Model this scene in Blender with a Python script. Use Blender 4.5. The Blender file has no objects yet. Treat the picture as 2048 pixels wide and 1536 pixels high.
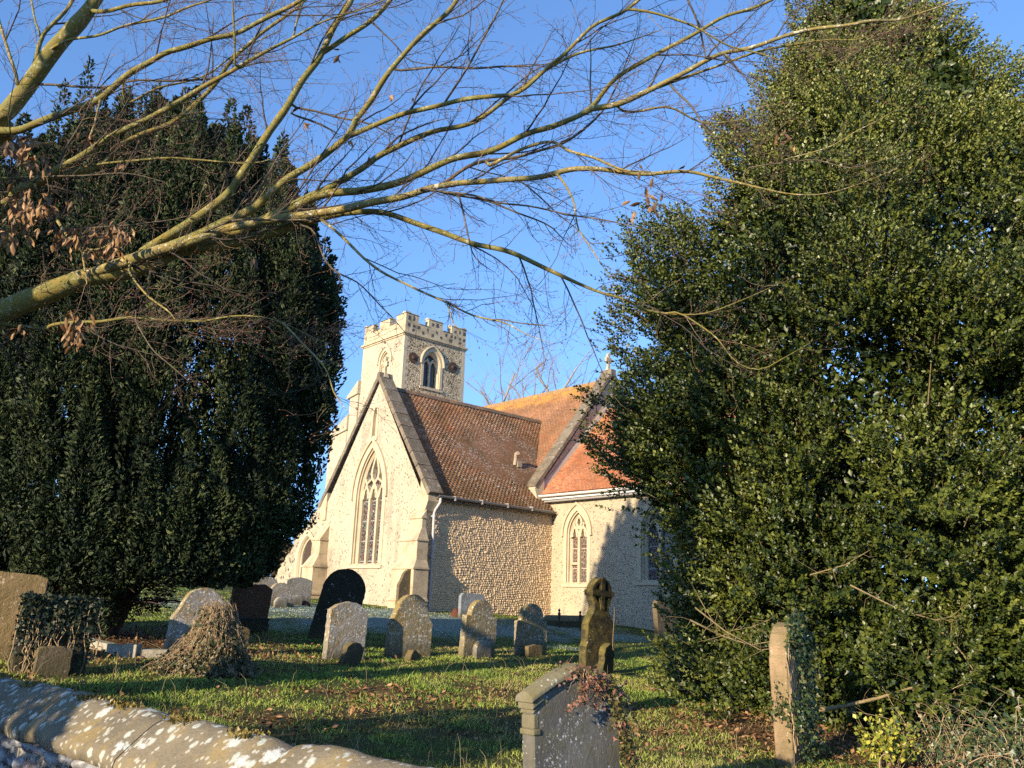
import bpy, math, random
import numpy as np
from mathutils import Vector, Matrix
from mathutils.geometry import tessellate_polygon
random.seed(7)
rng = np.random.default_rng(11)
R_ = math.radians
SC = bpy.context.scene
COL = SC.collection

# ------------------------------------------------------------------ camera
F_PX, CX, CY = 1657.0, 1024.0, 768.0
PITCH, ROLL = R_(14.6), R_(1.9)
EYE = np.array([0.0, 0.0, 1.6])
FW = np.array([0, math.cos(PITCH), math.sin(PITCH)])
_u = np.array([0, -math.sin(PITCH), math.cos(PITCH)]); _r = np.array([1.0, 0, 0])
RIGHT = math.cos(ROLL) * _r + math.sin(ROLL) * _u
UPC = -math.sin(ROLL) * _r + math.cos(ROLL) * _u
cam_d = bpy.data.cameras.new("camera")
cam = bpy.data.objects.new("camera", cam_d); COL.objects.link(cam)
cam_d.sensor_width = 36.0
cam_d.lens = F_PX / 2048 * 36.0
cam_d.clip_start = 0.05; cam_d.clip_end = 2000
M = Matrix(((RIGHT[0], UPC[0], -FW[0], EYE[0]), (RIGHT[1], UPC[1], -FW[1], EYE[1]),
            (RIGHT[2], UPC[2], -FW[2], EYE[2]), (0, 0, 0, 1)))
cam.matrix_world = M
SC.camera = cam

# ------------------------------------------------------------------ light
SUN_AZ, SUN_EL = 217.0, 15.5          # clockwise from +Y
w = bpy.data.worlds.new("World"); SC.world = w; w.use_nodes = True
nt = w.node_tree; nt.nodes.clear()
sky = nt.nodes.new("ShaderNodeTexSky"); sky.sky_type = 'NISHITA'; sky.sun_disc = False
sky.sun_elevation = R_(SUN_EL); sky.sun_rotation = R_(SUN_AZ)
sky.air_density = 1.0; sky.dust_density = 0.15; sky.ozone_density = 3.0
bg = nt.nodes.new("ShaderNodeBackground"); bg.inputs[1].default_value = 0.15
wo = nt.nodes.new("ShaderNodeOutputWorld")
tc = nt.nodes.new("ShaderNodeTexCoord"); mp = nt.nodes.new("ShaderNodeMapping"); mp.vector_type = 'POINT'
mp.inputs['Scale'].default_value = (1, 1, .80); mp.inputs['Location'].default_value = (0, 0, .16)
nm = nt.nodes.new("ShaderNodeVectorMath"); nm.operation = 'NORMALIZE'
tint = nt.nodes.new("ShaderNodeMix"); tint.data_type = 'RGBA'; tint.blend_type = 'MULTIPLY'; tint.inputs[0].default_value = 1.0; tint.inputs[7].default_value = (.82, .95, 1.13, 1)
nt.links.new(tc.outputs['Generated'], mp.inputs[0]); nt.links.new(mp.outputs[0], nm.inputs[0]); nt.links.new(nm.outputs[0], sky.inputs[0])
nt.links.new(sky.outputs[0], tint.inputs[6]); nt.links.new(tint.outputs[2], bg.inputs[0]); nt.links.new(bg.outputs[0], wo.inputs[0])
sl = bpy.data.lights.new("sun", 'SUN'); sl.energy = 4.7; sl.angle = R_(0.5); sl.color = (1.0, 0.83, 0.60)
so = bpy.data.objects.new("sun", sl); COL.objects.link(so)
az, el = R_(SUN_AZ), R_(SUN_EL)
so.rotation_euler = Vector((-math.sin(az) * math.cos(el), -math.cos(az) * math.cos(el), -math.sin(el))).to_track_quat('-Z', 'Y').to_euler()
so.location = (-20, -20, 20)
SC.view_settings.view_transform = 'Standard'; SC.view_settings.look = 'None'
SC.view_settings.exposure = 1.08; SC.view_settings.gamma = 1.0
try: SC.view_settings.use_curve_mapping = False
except Exception: pass
SC.render.engine = 'CYCLES'
SC.cycles.max_bounces = 6; SC.cycles.diffuse_bounces = 3; SC.cycles.glossy_bounces = 2
SC.cycles.use_denoising = False

# ------------------------------------------------------------------ helpers
def ray(x, y):
    d = (x - CX) / F_PX * RIGHT - (y - CY) / F_PX * UPC + FW
    return d / d[1]
def at(x, y, Y): return EYE + ray(x, y) * Y
def gz(x, y):
    ys = 29 - np.logaddexp(0, (29 - np.asarray(y, float)) * 1.2) / 1.2
    return 0.0372 * ys - 0.05 * np.clip(x, -25, 25)

def tag(o, label=None, cat=None, group=None, kind=None):
    if label: o['label'] = label
    if cat: o['category'] = cat
    if group: o['group'] = group
    if kind: o['kind'] = kind
    return o
def empty(name, loc, rz=0.0, label=None, cat=None, group=None):
    o = bpy.data.objects.new(name, None); COL.objects.link(o)
    o.empty_display_size = 0.1
    o.location = loc; o.rotation_euler = (0, 0, rz)
    return tag(o, label, cat, group)
def link(name, me, m, parent=None):
    if m:
        for k in (m if isinstance(m, (list, tuple)) else [m]): me.materials.append(k)
    o = bpy.data.objects.new(name, me); COL.objects.link(o)
    if parent: o.parent = parent
    return o
def bigmesh(name, V, Fs, m, parent=None, smooth=False, **attrs):
    """V (n,3); Fs list of (k,3)/(k,4) index arrays; attrs: per-face float arrays"""
    if not isinstance(Fs, list): Fs = [Fs]
    Fs = [np.asarray(f, np.int32) for f in Fs if len(f)]
    V = np.asarray(V, np.float32)
    me = bpy.data.meshes.new(name)
    me.vertices.add(len(V)); me.vertices.foreach_set("co", V.ravel())
    li = np.concatenate([f.ravel() for f in Fs])
    tot = np.concatenate([np.full(len(f), f.shape[1], np.int32) for f in Fs])
    me.loops.add(len(li)); me.loops.foreach_set("vertex_index", li)
    st = np.concatenate([[0], np.cumsum(tot)[:-1]]).astype(np.int32)
    me.polygons.add(len(tot)); me.polygons.foreach_set("loop_start", st)
    if smooth: me.polygons.foreach_set("use_smooth", np.ones(len(tot), bool))
    me.update(calc_edges=True)
    for k, a in attrs.items():
        at_ = me.attributes.new(k, 'FLOAT', 'FACE'); at_.data.foreach_set("value", np.asarray(a, np.float32))
    return link(name, me, m, parent)

class MB:
    def __init__(s): s.v = []; s.f = []; s.mi = []
    def add(s, vs, fs, mi=0):
        k = len(s.v); s.v += [tuple(map(float, p)) for p in vs]
        s.f += [tuple(i + k for i in f) for f in fs]; s.mi += [mi] * len(fs)
    def box(s, a, b, mi=0):
        (x0, y0, z0), (x1, y1, z1) = a, b
        s.add([(x0, y0, z0), (x1, y0, z0), (x1, y1, z0), (x0, y1, z0), (x0, y0, z1), (x1, y0, z1), (x1, y1, z1), (x0, y1, z1)],
              [(3, 2, 1, 0), (4, 5, 6, 7), (0, 1, 5, 4), (1, 2, 6, 5), (2, 3, 7, 6), (3, 0, 4, 7)], mi)
    def hexa(s, lo, hi, mi=0):
        s.add(list(lo) + list(hi), [(3, 2, 1, 0), (4, 5, 6, 7), (0, 1, 5, 4), (1, 2, 6, 5), (2, 3, 7, 6), (3, 0, 4, 7)], mi)
    def poly(s, pts, holes=(), mi=0):
        loops = [[Vector(p) for p in pts]] + [[Vector(p) for p in h] for h in holes]
        flat = [p for l in loops for p in l]
        s.add(flat, [tuple(t) for t in tessellate_polygon(loops)], mi)
    def strip(s, l0, l1, closed=False, mi=0):
        n = len(l0); k = n if closed else n - 1
        s.add(list(l0) + list(l1), [(i, (i + 1) % n, n + (i + 1) % n, n + i) for i in range(k)], mi)
    def prism(s, pts, off, mi=0, holes=()):
        """polygon (3D pts) extruded by vector off"""
        off = np.array(off, float)
        s.poly(pts, holes, mi); s.poly([np.array(p) + off for p in pts], [[np.array(p) + off for p in h] for h in holes], mi)
        for l in [pts] + list(holes): s.strip(l, [np.array(p) + off for p in l], True, mi)
    def tube(s, P, r, n=8, mi=0, cap=True):
        V, Fq = tube_arrays(np.array(P, float), np.broadcast_to(np.array(r, float), (len(P),)), n)
        s.add(V, [tuple(q) for q in Fq], mi)
        if cap:
            k = len(s.v) - len(V)
            s.f.append(tuple(range(k + n - 1, k - 1, -1))); s.mi.append(mi)
            e = k + len(V) - n
            s.f.append(tuple(range(e, e + n))); s.mi.append(mi)
    def build(s, name, m, parent=None, smooth=False, bevel=0.0):
        me = bpy.data.meshes.new(name); me.from_pydata(s.v, [], s.f); 
        if smooth: me.polygons.foreach_set("use_smooth", [True] * len(me.polygons))
        o = link(name, me, m, parent)
        if any(s.mi): me.polygons.foreach_set("material_index", s.mi)
        import bmesh
        bm = bmesh.new(); bm.from_mesh(me)
        if bevel: bmesh.ops.remove_doubles(bm, verts=bm.verts, dist=1e-5)
        bmesh.ops.recalc_face_normals(bm, faces=bm.faces); bm.to_mesh(me); bm.free(); me.update()
        if bevel:
            b = o.modifiers.new("bevel", 'BEVEL'); b.width = bevel; b.segments = 2; b.limit_method = 'ANGLE'; b.angle_limit = R_(40)
        return o

def tube_arrays(P, r, n=6):
    k = len(P)
    T = np.gradient(P, axis=0); T /= np.linalg.norm(T, axis=1)[:, None] + 1e-9
    h = np.array([0.3, 0.2, 0.93]) if abs(T[0][2]) < 0.85 else np.array([0.9, 0.3, 0.1])
    X = np.cross(T, h); X /= np.linalg.norm(X, axis=1)[:, None] + 1e-9
    Y = np.cross(T, X)
    a = np.arange(n) * 2 * np.pi / n
    V = P[:, None, :] + r[:, None, None] * (np.cos(a)[None, :, None] * X[:, None, :] + np.sin(a)[None, :, None] * Y[:, None, :])
    i = np.arange(k - 1)[:, None] * n; j = np.arange(n)[None, :]
    Fq = np.stack([i + j, i + (j + 1) % n, i + n + (j + 1) % n, i + n + j], -1).reshape(-1, 4)
    return V.reshape(-1, 3), Fq
class Tubes:
    def __init__(s): s.V = []; s.F = []; s.k = 0; s.c = []
    def add(s, P, r, n=3, c=0.5):
        P = np.asarray(P, float); r = np.broadcast_to(np.asarray(r, float), (len(P),))
        V, Fq = tube_arrays(P, r, n)
        s.V.append(V); s.F.append(Fq + s.k); s.k += len(V); s.c.append(np.full(len(Fq), c))
    def build(s, name, m, parent=None, smooth=True):
        return bigmesh(name, np.concatenate(s.V), np.concatenate(s.F), m, parent, smooth, rnd=np.concatenate(s.c))

def unit(a): return a / (np.linalg.norm(a, axis=-1, keepdims=True) + 1e-9)
def frames(d, hint):
    y = unit(d); x = unit(np.cross(y, hint)); z = np.cross(x, y)
    return np.stack([x, y, z], -1)          # columns
def scatter(TV, TF, P, Rm, S):
    n = len(P); S = np.asarray(S, float)
    if S.ndim == 1: S = np.repeat(S[:, None], 3, 1)
    L = TV[None] * S[:, None, :]
    V = np.einsum('nij,nkj->nki', Rm, L) + P[:, None, :]
    Fi = TF[None] + (np.arange(n) * len(TV))[:, None, None]
    return V.reshape(-1, 3), Fi.reshape(-1, TF.shape[1])
LEAF_V = np.array([(0, 0, 0), (-.31, .45, .09), (.31, .45, .09), (0, .5, -.02), (0, 1, -.08)], float)
LEAF_F = np.array([(0, 2, 3), (0, 3, 1), (1, 3, 4), (3, 2, 4)])
IVY_V = np.array([(0, 0, 0), (-.5, .28, .06), (.5, .28, .06), (0, .4, -.02), (-.2, .5, .03), (.2, .5, .03), (0, 1, -.06)], float)
IVY_F = np.array([(0, 3, 1), (0, 2, 3), (1, 3, 4), (3, 2, 5), (3, 5, 6), (3, 6, 4)])
DEAD_V = np.array([(0, 0, 0), (-.22, .35, .16), (.22, .3, .12), (0, .4, -.03), (-.2, .7, .2), (.16, .68, .05), (0, 1, .22)], float)
DEAD_F = np.array([(0, 3, 1), (0, 2, 3), (1, 3, 4), (3, 2, 5), (3, 5, 6), (3, 6, 4)])
YEW_V = np.array([(0, 0, 0), (-.2, .5, .06), (0, 1, 0), (.2, .5, .06), (0, 0.05, 0), (0.03, .55, .22), (0, .95, .05), (-.03, .5, -.18)], float)
YEW_F = np.array([(0, 3, 2, 1), (4, 5, 6, 7)])
def rand_dirs(n): return unit(rng.normal(size=(n, 3)))

# smooth value noise on points (for crowns, ground patches)
_NT = rng.random((32, 32, 32))
def vnoise(p, scale):
    q = np.asarray(p, float) * scale; i = np.floor(q).astype(int); f = q - i; f = f * f * (3 - 2 * f)
    r = 0
    for dx in (0, 1):
        for dy in (0, 1):
            for dz in (0, 1):
                wgt = (f[..., 0] if dx else 1 - f[..., 0]) * (f[..., 1] if dy else 1 - f[..., 1]) * (f[..., 2] if dz else 1 - f[..., 2])
                r = r + wgt * _NT[(i[..., 0] + dx) % 32, (i[..., 1] + dy) % 32, (i[..., 2] + dz) % 32]
    return r

# ------------------------------------------------------------------ materials
class G:
    def __init__(s, name):
        s.m = bpy.data.materials.new(name); s.m.use_nodes = True; s.nt = s.m.node_tree; s.nt.nodes.clear()
        s.out = s.nt.nodes.new("ShaderNodeOutputMaterial")
        s.co = None
    def n(s, t, ins=None, **kw):
        d = s.nt.nodes.new(t)
        for k, v in kw.items(): setattr(d, k, v)
        for k, v in (ins or {}).items(): s.put(d.inputs[k], v)
        return d
    def put(s, sock, v):
        if isinstance(v, bpy.types.NodeSocket): s.nt.links.new(v, sock)
        else:
            if sock.type == 'RGBA' and len(v) == 3: v = (*v, 1)
            sock.default_value = v
    def obj(s):
        if s.co is None: s.co = s.n("ShaderNodeTexCoord").outputs['Object']
        return s.co
    def scaled(s, v, off=(0, 0, 0)): return s.n("ShaderNodeMapping", {'Vector': s.obj(), 'Scale': v, 'Location': off}).outputs[0]
    def noise(s, sc, det=3, rough=.55, vec=None, out='Fac'):
        return s.n("ShaderNodeTexNoise", {'Vector': vec or s.obj(), 'Scale': sc, 'Detail': det, 'Roughness': rough}).outputs[out]
    def voro(s, sc, feat='F1', out='Distance', vec=None, rnd=1.0):
        return s.n("ShaderNodeTexVoronoi", {'Vector': vec or s.obj(), 'Scale': sc, 'Randomness': rnd}, feature=feat).outputs[out]
    def ramp(s, fac, stops, interp='LINEAR'):
        d = s.n("ShaderNodeValToRGB", {'Fac': fac}); cr = d.color_ramp; cr.interpolation = interp
        while len(cr.elements) < len(stops): cr.elements.new(0.5)
        for e, (p, c) in zip(cr.elements, stops):
            e.position = p; e.color = (c, c, c, 1) if isinstance(c, (int, float)) else (*c, 1)
        return d.outputs[0]
    def mix(s, f, a, b, blend='MIX'):
        d = s.n("ShaderNodeMix", data_type='RGBA', blend_type=blend)
        s.put(d.inputs[0], f); s.put(d.inputs[6], a); s.put(d.inputs[7], b)
        return d.outputs[2]
    def math(s, op, a, b=0.5, clamp=False):
        d = s.n("ShaderNodeMath", operation=op, use_clamp=clamp); s.put(d.inputs[0], a); s.put(d.inputs[1], b); return d.outputs[0]
    def attr(s, name): return s.n("ShaderNodeAttribute", attribute_name=name).outputs['Fac']
    def rgbx(s, col, ch=0): return s.n("ShaderNodeSeparateColor", {'Color': col}).outputs[ch]
    def xyz(s, vec, ch=2): return s.n("ShaderNodeSeparateXYZ", {'Vector': vec}).outputs[ch]
    def up(s): return s.xyz(s.n("ShaderNodeNewGeometry").outputs['Normal'], 2)
    def bump(s, h, strength=.5, dist=.02, normal=None):
        d = s.n("ShaderNodeBump", {'Height': h, 'Strength': strength, 'Distance': dist})
        if normal: s.put(d.inputs['Normal'], normal)
        return d.outputs[0]
    def fin(s, col, rough=.85, normal=None, spec=.3, **kw):
        p = s.n("ShaderNodeBsdfPrincipled", {'Base Color': col, 'Roughness': rough, 'Specular IOR Level': spec, **kw})
        if normal: s.put(p.inputs['Normal'], normal)
        s.nt.links.new(p.outputs[0], s.out.inputs[0]); return s.m

def m_flint_wall(name, mortar, dark_frac=.14, stone_a=(.5, .4, .26), stone_b=(.30, .24, .17), dark=(.07, .055, .045), sc=10, bmp=.6, rows=1.0, mort=.5, stain=.35):
    g = G(name); v = g.scaled((1, 1, rows))
    cellc = g.voro(sc, out='Color', vec=v); d = g.voro(sc, feat='DISTANCE_TO_EDGE', vec=v)
    r = g.rgbx(cellc, 0); r2 = g.rgbx(cellc, 1)
    stone = g.mix(r2, stone_a, stone_b)
    isd = g.ramp(r, [(max(0, dark_frac - .02), 1.0), (dark_frac + .02, 0.0)])
    stone = g.mix(isd, stone, dark)
    edge = g.ramp(d, [(.03, 0.0), (.12 + .25 * mort, 1.0)])
    big = g.noise(.6, 4, .6); grain = g.noise(45, 2)
    mo = g.mix(g.ramp(big, [(.35, 0.0), (.7, 1.0)]), mortar, tuple(c * .78 for c in mortar))
    # how much the stones show through the mortar differs over the wall
    show = g.math('MULTIPLY', edge, g.ramp(g.noise(2.2, 3), [(.3, 1 - mort), (.75, 1.0)]))
    show = g.math('MAXIMUM', show, g.math('MULTIPLY', isd, edge))
    col = g.mix(show, mo, stone)
    st = g.noise(1.1, 5, .65, vec=g.scaled((1, 1, .35)))
    col = g.mix(g.math('MULTIPLY', g.ramp(st, [(.5, 0.0), (.72, 1.0)]), stain), col, (.20, .17, .13))
    col = g.mix(.25, col, g.mix(grain, (.2, .2, .2), (.8, .8, .8)), 'OVERLAY')
    h = g.math('ADD', g.ramp(d, [(0, 0.0), (.3, 1.0)], 'EASE'), g.math('MULTIPLY', grain, .35))
    return g.fin(col, .92, g.bump(h, bmp, .03), .15)

def m_ashlar(name, c, dark=(.2, .17, .12), amt=.5, orange=0.0, bmp=.3):
    g = G(name)
    n1 = g.noise(2.2, 5, .65); n2 = g.noise(30, 4, .6)
    col = g.mix(g.math('MULTIPLY', g.ramp(n1, [(.42, 0.0), (.7, 1.0)]), amt), c, dark)
    col = g.mix(.35, col, g.mix(n2, (.25, .25, .25), (.75, .75, .75)), 'OVERLAY')
    sp = g.ramp(g.voro(9), [(.16, 1.0), (.24, 0.0)])
    col = g.mix(g.math('MULTIPLY', sp, g.ramp(g.noise(3, 2), [(.5, 0.0), (.65, .6)])), col, (.62, .58, .46))
    if orange: col = g.mix(g.math('MULTIPLY', g.ramp(g.noise(3.2, 4, .7), [(.5, 0.0), (.68, 1.0)]), orange), col, (.5, .28, .04))
    return g.fin(col, .9, g.bump(g.math('ADD', n2, g.math('MULTIPLY', n1, .6)), bmp, .02), .2)

def m_tile(name, a, b, c, moss=.4, white=.5, orange=0.0, zr=(5, 9.5)):
    g = G(name); r = g.attr('rnd')
    col = g.ramp(r, [(0, a), (.45, b), (.8, c), (.93, tuple(x * .55 for x in b)), (.97, (c[0] * 1.35, c[1] * .75, c[2] * .6))])
    big = g.noise(.55, 4, .6); fine = g.noise(15, 4, .7)
    col = g.mix(g.ramp(big, [(.38, 0.0), (.68, .75)]), col, tuple(x * .6 for x in b))
    zl = g.ramp(g.math('ADD', g.math('DIVIDE', g.math('SUBTRACT', g.xyz(g.obj(), 2), 4.9), 4.4), g.math('MULTIPLY', g.math('SUBTRACT', g.noise(1.1, 4, .7), .5), .9)), [(.05, 1.0), (.42, 0.0)])
    col = g.mix(g.math('MULTIPLY', g.math('MAXIMUM', g.math('MULTIPLY', zl, .75), g.ramp(g.noise(1.3, 5, .7), [(.48, 0.0), (.66, 1.0)])), moss), col, (.072, .052, .022))
    col = g.mix(g.math('MULTIPLY', g.math('MULTIPLY', g.ramp(fine, [(.54, 0.0), (.61, 1.0)]), g.ramp(g.noise(.9, 3), [(.34, 0.1), (.6, 1.0)])), white), col, (.5, .46, .38))
    if orange:
        z = g.xyz(g.obj(), 2)
        zz = g.math('ADD', g.math('DIVIDE', g.math('SUBTRACT', z, zr[0]), zr[1] - zr[0]), g.math('MULTIPLY', g.math('SUBTRACT', g.noise(2.5, 4, .7), .5), 1.3))
        col = g.mix(g.math('MULTIPLY', g.ramp(zz, [(.45, 0.0), (.95, 1.0)]), orange), col, (.47, .255, .05))
    return g.fin(col, .88, g.bump(fine, .4, .01), .2)

def m_plain(name, c, rough=.7, spec=.3, var=.3, sc=12, metallic=0.0, bmp=.15):
    g = G(name); n = g.noise(sc, 4, .6)
    col = g.mix(n, tuple(x * (1 - var) for x in c), tuple(min(1, x * (1 + var)) for x in c))
    return g.fin(col, rough, g.bump(n, bmp, .01), spec, Metallic=metallic)

def m_leaded(name, tint=(.02, .02, .024), red=.0, sc=7.0, line=(.42, .42, .40)):
    g = G(name); v = g.scaled((1, 1, .75))
    d = g.voro(sc, feat='DISTANCE_TO_EDGE', vec=v); c = g.voro(sc, out='Color', vec=v)
    ln = g.ramp(d, [(.022, 1.0), (.045, 0.0)])
    body = g.mix(g.math('MULTIPLY', g.ramp(g.rgbx(c, 0), [(.55, 0.0), (.7, 1.0)]), red), tint, (.09, .018, .016))
    body = g.mix(g.ramp(g.rgbx(c, 1), [(.7, 0.0), (.8, .5)]), body, (.05, .05, .06))
    z = g.xyz(g.obj(), 2)
    bars = g.math('LESS_THAN', g.math('PINGPONG', g.math('ADD', z, .1), .36), .014)
    ln = g.math('MAXIMUM', ln, bars)
    col = g.mix(ln, body, line)
    return g.fin(col, g.ramp(ln, [(0, .12), (1, .6)]), g.bump(g.rgbx(c, 2), .12, .01), .5)

def m_stone(name, c, light=None, specks=.5, spot=(.46, .46, .42), moss=.4, mossc=(.16, .13, .035), dark=.4, sc=24, orange=.0, bmp=.7, frost=.0):
    """weathered churchyard stone: stain, algae from the top, crustose lichen specks"""
    g = G(name); big = g.noise(2.6, 5, .65); fine = g.noise(55, 4, .7)
    col = g.mix(g.ramp(big, [(.35, 0.0), (.7, 1.0)]), c, tuple(x * (1 - dark) for x in c))
    run = g.noise(3.5, 4, .6, vec=g.scaled((2.2, 2.2, .5)))
    col = g.mix(g.math('MULTIPLY', g.ramp(run, [(.45, 0.0), (.7, 1.0)]), dark * .8), col, tuple(x * .4 for x in c))
    up = g.ramp(g.up(), [(.0, 0.0), (.6, 1.0)])
    mo = g.math('MULTIPLY', g.math('ADD', g.math('MULTIPLY', up, .5), g.ramp(g.noise(5, 4, .7), [(.45, 0.0), (.7, .9)]), True), moss)
    col = g.mix(mo, col, mossc)
    clus = g.ramp(g.noise(3.1, 4, .7), [(.40, 0.0), (.62, 1.0)])
    for q, thr, am in ((sc, .36, specks), (sc * 2.3, .34, specks)):
        v = g.voro(q); cc = g.rgbx(g.voro(q, out='Color'), 0)
        on = g.math('GREATER_THAN', g.math('ADD', cc, g.math('MULTIPLY', clus, .45)), 1.32 - am * .42)
        edge = g.ramp(g.math('ADD', v, g.math('MULTIPLY', g.math('SUBTRACT', fine, .5), 1.1)), [(thr - .04, 1.0), (thr + .06, 0.0)])
        col = g.mix(g.math('MULTIPLY', g.math('MULTIPLY', on, edge), .8), col, spot)
    if orange: col = g.mix(g.math('MULTIPLY', g.ramp(g.noise(6, 4, .7), [(.52, 0.0), (.66, 1.0)]), orange), col, (.45, .24, .03))
    z = g.math('ADD', g.xyz(g.obj(), 2), g.math('MULTIPLY', g.math('SUBTRACT', g.noise(7, 4, .7), .5), .5))
    col = g.mix(g.ramp(z, [(.02, .8), (.30, 0.0)]), col, (.075, .065, .03))
    col = g.mix(.4, col, g.mix(fine, (.2, .2, .2), (.8, .8, .8)), 'OVERLAY')
    h = g.math('ADD', g.math('MULTIPLY', g.noise(18, 4, .7), 1.0), g.math('MULTIPLY', fine, .4))
    return g.fin(col, .92, g.bump(h, bmp, .02), .2)

def m_leaf(name, stops, rough=.45, spec=.4, patch=None, psc=.9, trans=0.0):
    g = G(name); r = g.attr('rnd')
    col = g.ramp(r, stops)
    if patch: col = g.mix(g.ramp(g.noise(psc, 3), [(.42, 0.0), (.66, 1.0)]), col, g.mix(.6, col, patch))
    return g.fin(col, rough, None, spec)

def m_bark(name, a, b, pale=(.5, .5, .44), yel=.0, sc=9, pale_amt=.6):
    g = G(name); n = g.noise(sc, 5, .65); f = g.noise(60, 3)
    col = g.mix(g.ramp(n, [(.35, 0.0), (.68, 1.0)]), a, b)
    col = g.mix(g.math('MULTIPLY', g.ramp(g.noise(22, 4, .6), [(.58, 0.0), (.63, 1.0)]), pale_amt), col, pale)
    if yel: col = g.mix(g.math('MULTIPLY', g.ramp(g.noise(7, 5, .75), [(.5 - .2 * yel, 0.0), (.66 - .2 * yel, 1.0)]), min(1, yel * 1.3)), col, (.42, .27, .03))
    return g.fin(col, .85, g.bump(g.math('ADD', f, n), .5, .01), .2)

# ================================================================== GROUND
WP, WD = np.array([-3.25, 5.7]), unit(np.array([.75, -.66]))     # boundary wall ridge line
WN = np.array([-WD[1], WD[0]])
if WN[1] < 0: WN = -WN                                          # towards the churchyard
def wall_side(x, y): return (np.asarray(x) - WP[0]) * WN[0] + (np.asarray(y) - WP[1]) * WN[1]
def bumps(x, y):
    p = np.stack([x, y, 0 * x], -1)
    return (vnoise(p, .9) - .5) * .07 + (vnoise(p + 7, 2.7) - .5) * .03
def ground_z(x, y):
    x = np.asarray(x, float); y = np.asarray(y, float)
    s = wall_side(x, y)
    g = gz(x, y) + bumps(x, y)
    t = np.clip((s + .12) / .1, 0, 1)
    road = np.where(s < -1.4, 0.0, 0.10)
    return np.where(s < -.02, road, g) * np.where(s < -.02, 1, 1)
FROST_C = (-2.5, 22.0)
def frost_amt(x, y):
    p = np.stack([x, y, 0 * x], -1)
    yy = (y - 23.2 - .12 * x) / 4.6; xx = (x + 2.6) / 6.0
    return np.clip(1.25 - (yy ** 2 + xx ** 2) + (vnoise(p, .8) - .5) * 1.4 + (vnoise(p + 3, 4) - .5) * .9, 0, 1) * .7
def litter_amt(x, y):
    p = np.stack([x, y, 0 * x], -1)
    a = vnoise(p + 3, .55) * .6 + vnoise(p + 9, 1.6) * .4
    v = np.clip((a - .56) * 3.6, 0, .75) * np.clip((15.5 - y) / 4, 0, 1)
    # thick litter under the shrub on the right, under the dark conifer, and along the wall
    v = np.maximum(v, np.clip(1.4 - np.hypot((x - 4.6) / 3.4, (y - 9.9) / 2.0), 0, 1) * np.clip(a * 2.0 - .1, 0, 1.2))
    v = np.maximum(v, np.clip(1.35 - np.hypot((x + 6.5) / 3.6, (y - 13.0) / 2.3), 0, 1))
    v = np.maximum(v, np.clip(1.2 - wall_side(x, y) / 1.9, 0, 1) * np.clip(a * 2.3 - .15, 0, 1) * np.clip((1 - x) / 2.0, 0, 1))
    return np.clip(v, 0, 1)

def build_ground():
    xs = np.concatenate([np.linspace(-300, -30, 10)[:-1], np.linspace(-30, -13, 12)[:-1], np.linspace(-13, 16, 190), np.linspace(16, 40, 12)[1:], np.linspace(40, 300, 10)[1:]])
    ys = np.concatenate([np.linspace(-60, -8, 8)[:-1], np.linspace(-8, 4, 60)[:-1], np.linspace(4, 20, 150)[:-1], np.linspace(20, 40, 70)[:-1], np.linspace(40, 400, 16)])
    X, Yv = np.meshgrid(xs, ys); Z = ground_z(X, Yv)
    V = np.stack([X, Yv, Z], -1).reshape(-1, 3)
    nx, ny = len(xs), len(ys)
    i = (np.arange(ny - 1)[:, None] * nx + np.arange(nx - 1)[None]).ravel()
    Fq = np.stack([i, i + 1, i + nx + 1, i + nx], -1)
    c = V[Fq].mean(1)
    o = bigmesh('ground', V, Fq, None, None, True, litter=litter_amt(c[:, 0], c[:, 1]), frost=frost_amt(c[:, 0], c[:, 1]), road=(wall_side(c[:, 0], c[:, 1]) < -.05).astype(float))
    g = G('turf_soil')
    n = g.noise(1.6, 5, .65); f = g.noise(28, 4, .7)
    turf = g.mix(g.ramp(f, [(.35, 0.0), (.7, 1.0)]), (.030, .045, .012), (.085, .105, .028))
    turf = g.mix(g.ramp(n, [(.45, 0.0), (.7, .6)]), turf, (.11, .09, .035))
    soil = g.mix(f, (.05, .032, .018), (.20, .115, .05))
    col = g.mix(g.attr('litter'), turf, soil)
    fr = g.math('MULTIPLY', g.attr('frost'), g.ramp(f, [(.3, .35), (.6, 1.0)]))
    col = g.mix(fr, col, (.26, .32, .29))
    col = g.mix(g.attr('road'), col, g.mix(f, (.04, .04, .04), (.08, .075, .07)))
    o.data.materials.append(g.fin(col, .95, g.bump(f, .8, .04), .1))
    tag(o, 'uneven churchyard turf sloping up towards the church', None, None, 'structure')
build_ground()

# ================================================================== CHURCH (local x along the porchless side wall, y along the gable, z world)
CH = empty('church', (-2.744, 27.62, 0), R_(42), 'flint church with battlemented tower, red tiled roofs and gabled chapel', 'church')
M_GABLE = m_flint_wall('cream_flint', (.50, .43, .31), .10, (.45, .38, .26), (.36, .30, .21), (.13, .105, .075), 17, .5, 1.0, .60, .8)
M_CHANC = m_flint_wall('coursed_flint', (.50, .42, .29), .16, (.45, .37, .25), (.36, .295, .2), (.17, .14, .10), 14, .5, 1.6, .45, .3)
M_TOWS = m_flint_wall('tower_render', (.50, .43, .31), .10, (.43, .36, .25), (.38, .32, .23), (.24, .2, .14), 16, .5, 1.0, .65, .3)
M_TOWE = m_flint_wall('tower_cobble', (.38, .31, .2), .26, (.68, .56, .39), (.47, .38, .25), (.085, .068, .05), 10.5, 1.0, 1.1, .15, .3)
M_DRESS = m_ashlar('limestone', (.48, .40, .27), (.30, .24, .16), .45)
M_DRESSW = m_ashlar('weathered_limestone', (.50, .40, .26), (.20, .16, .11), .7, .15)
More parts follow.
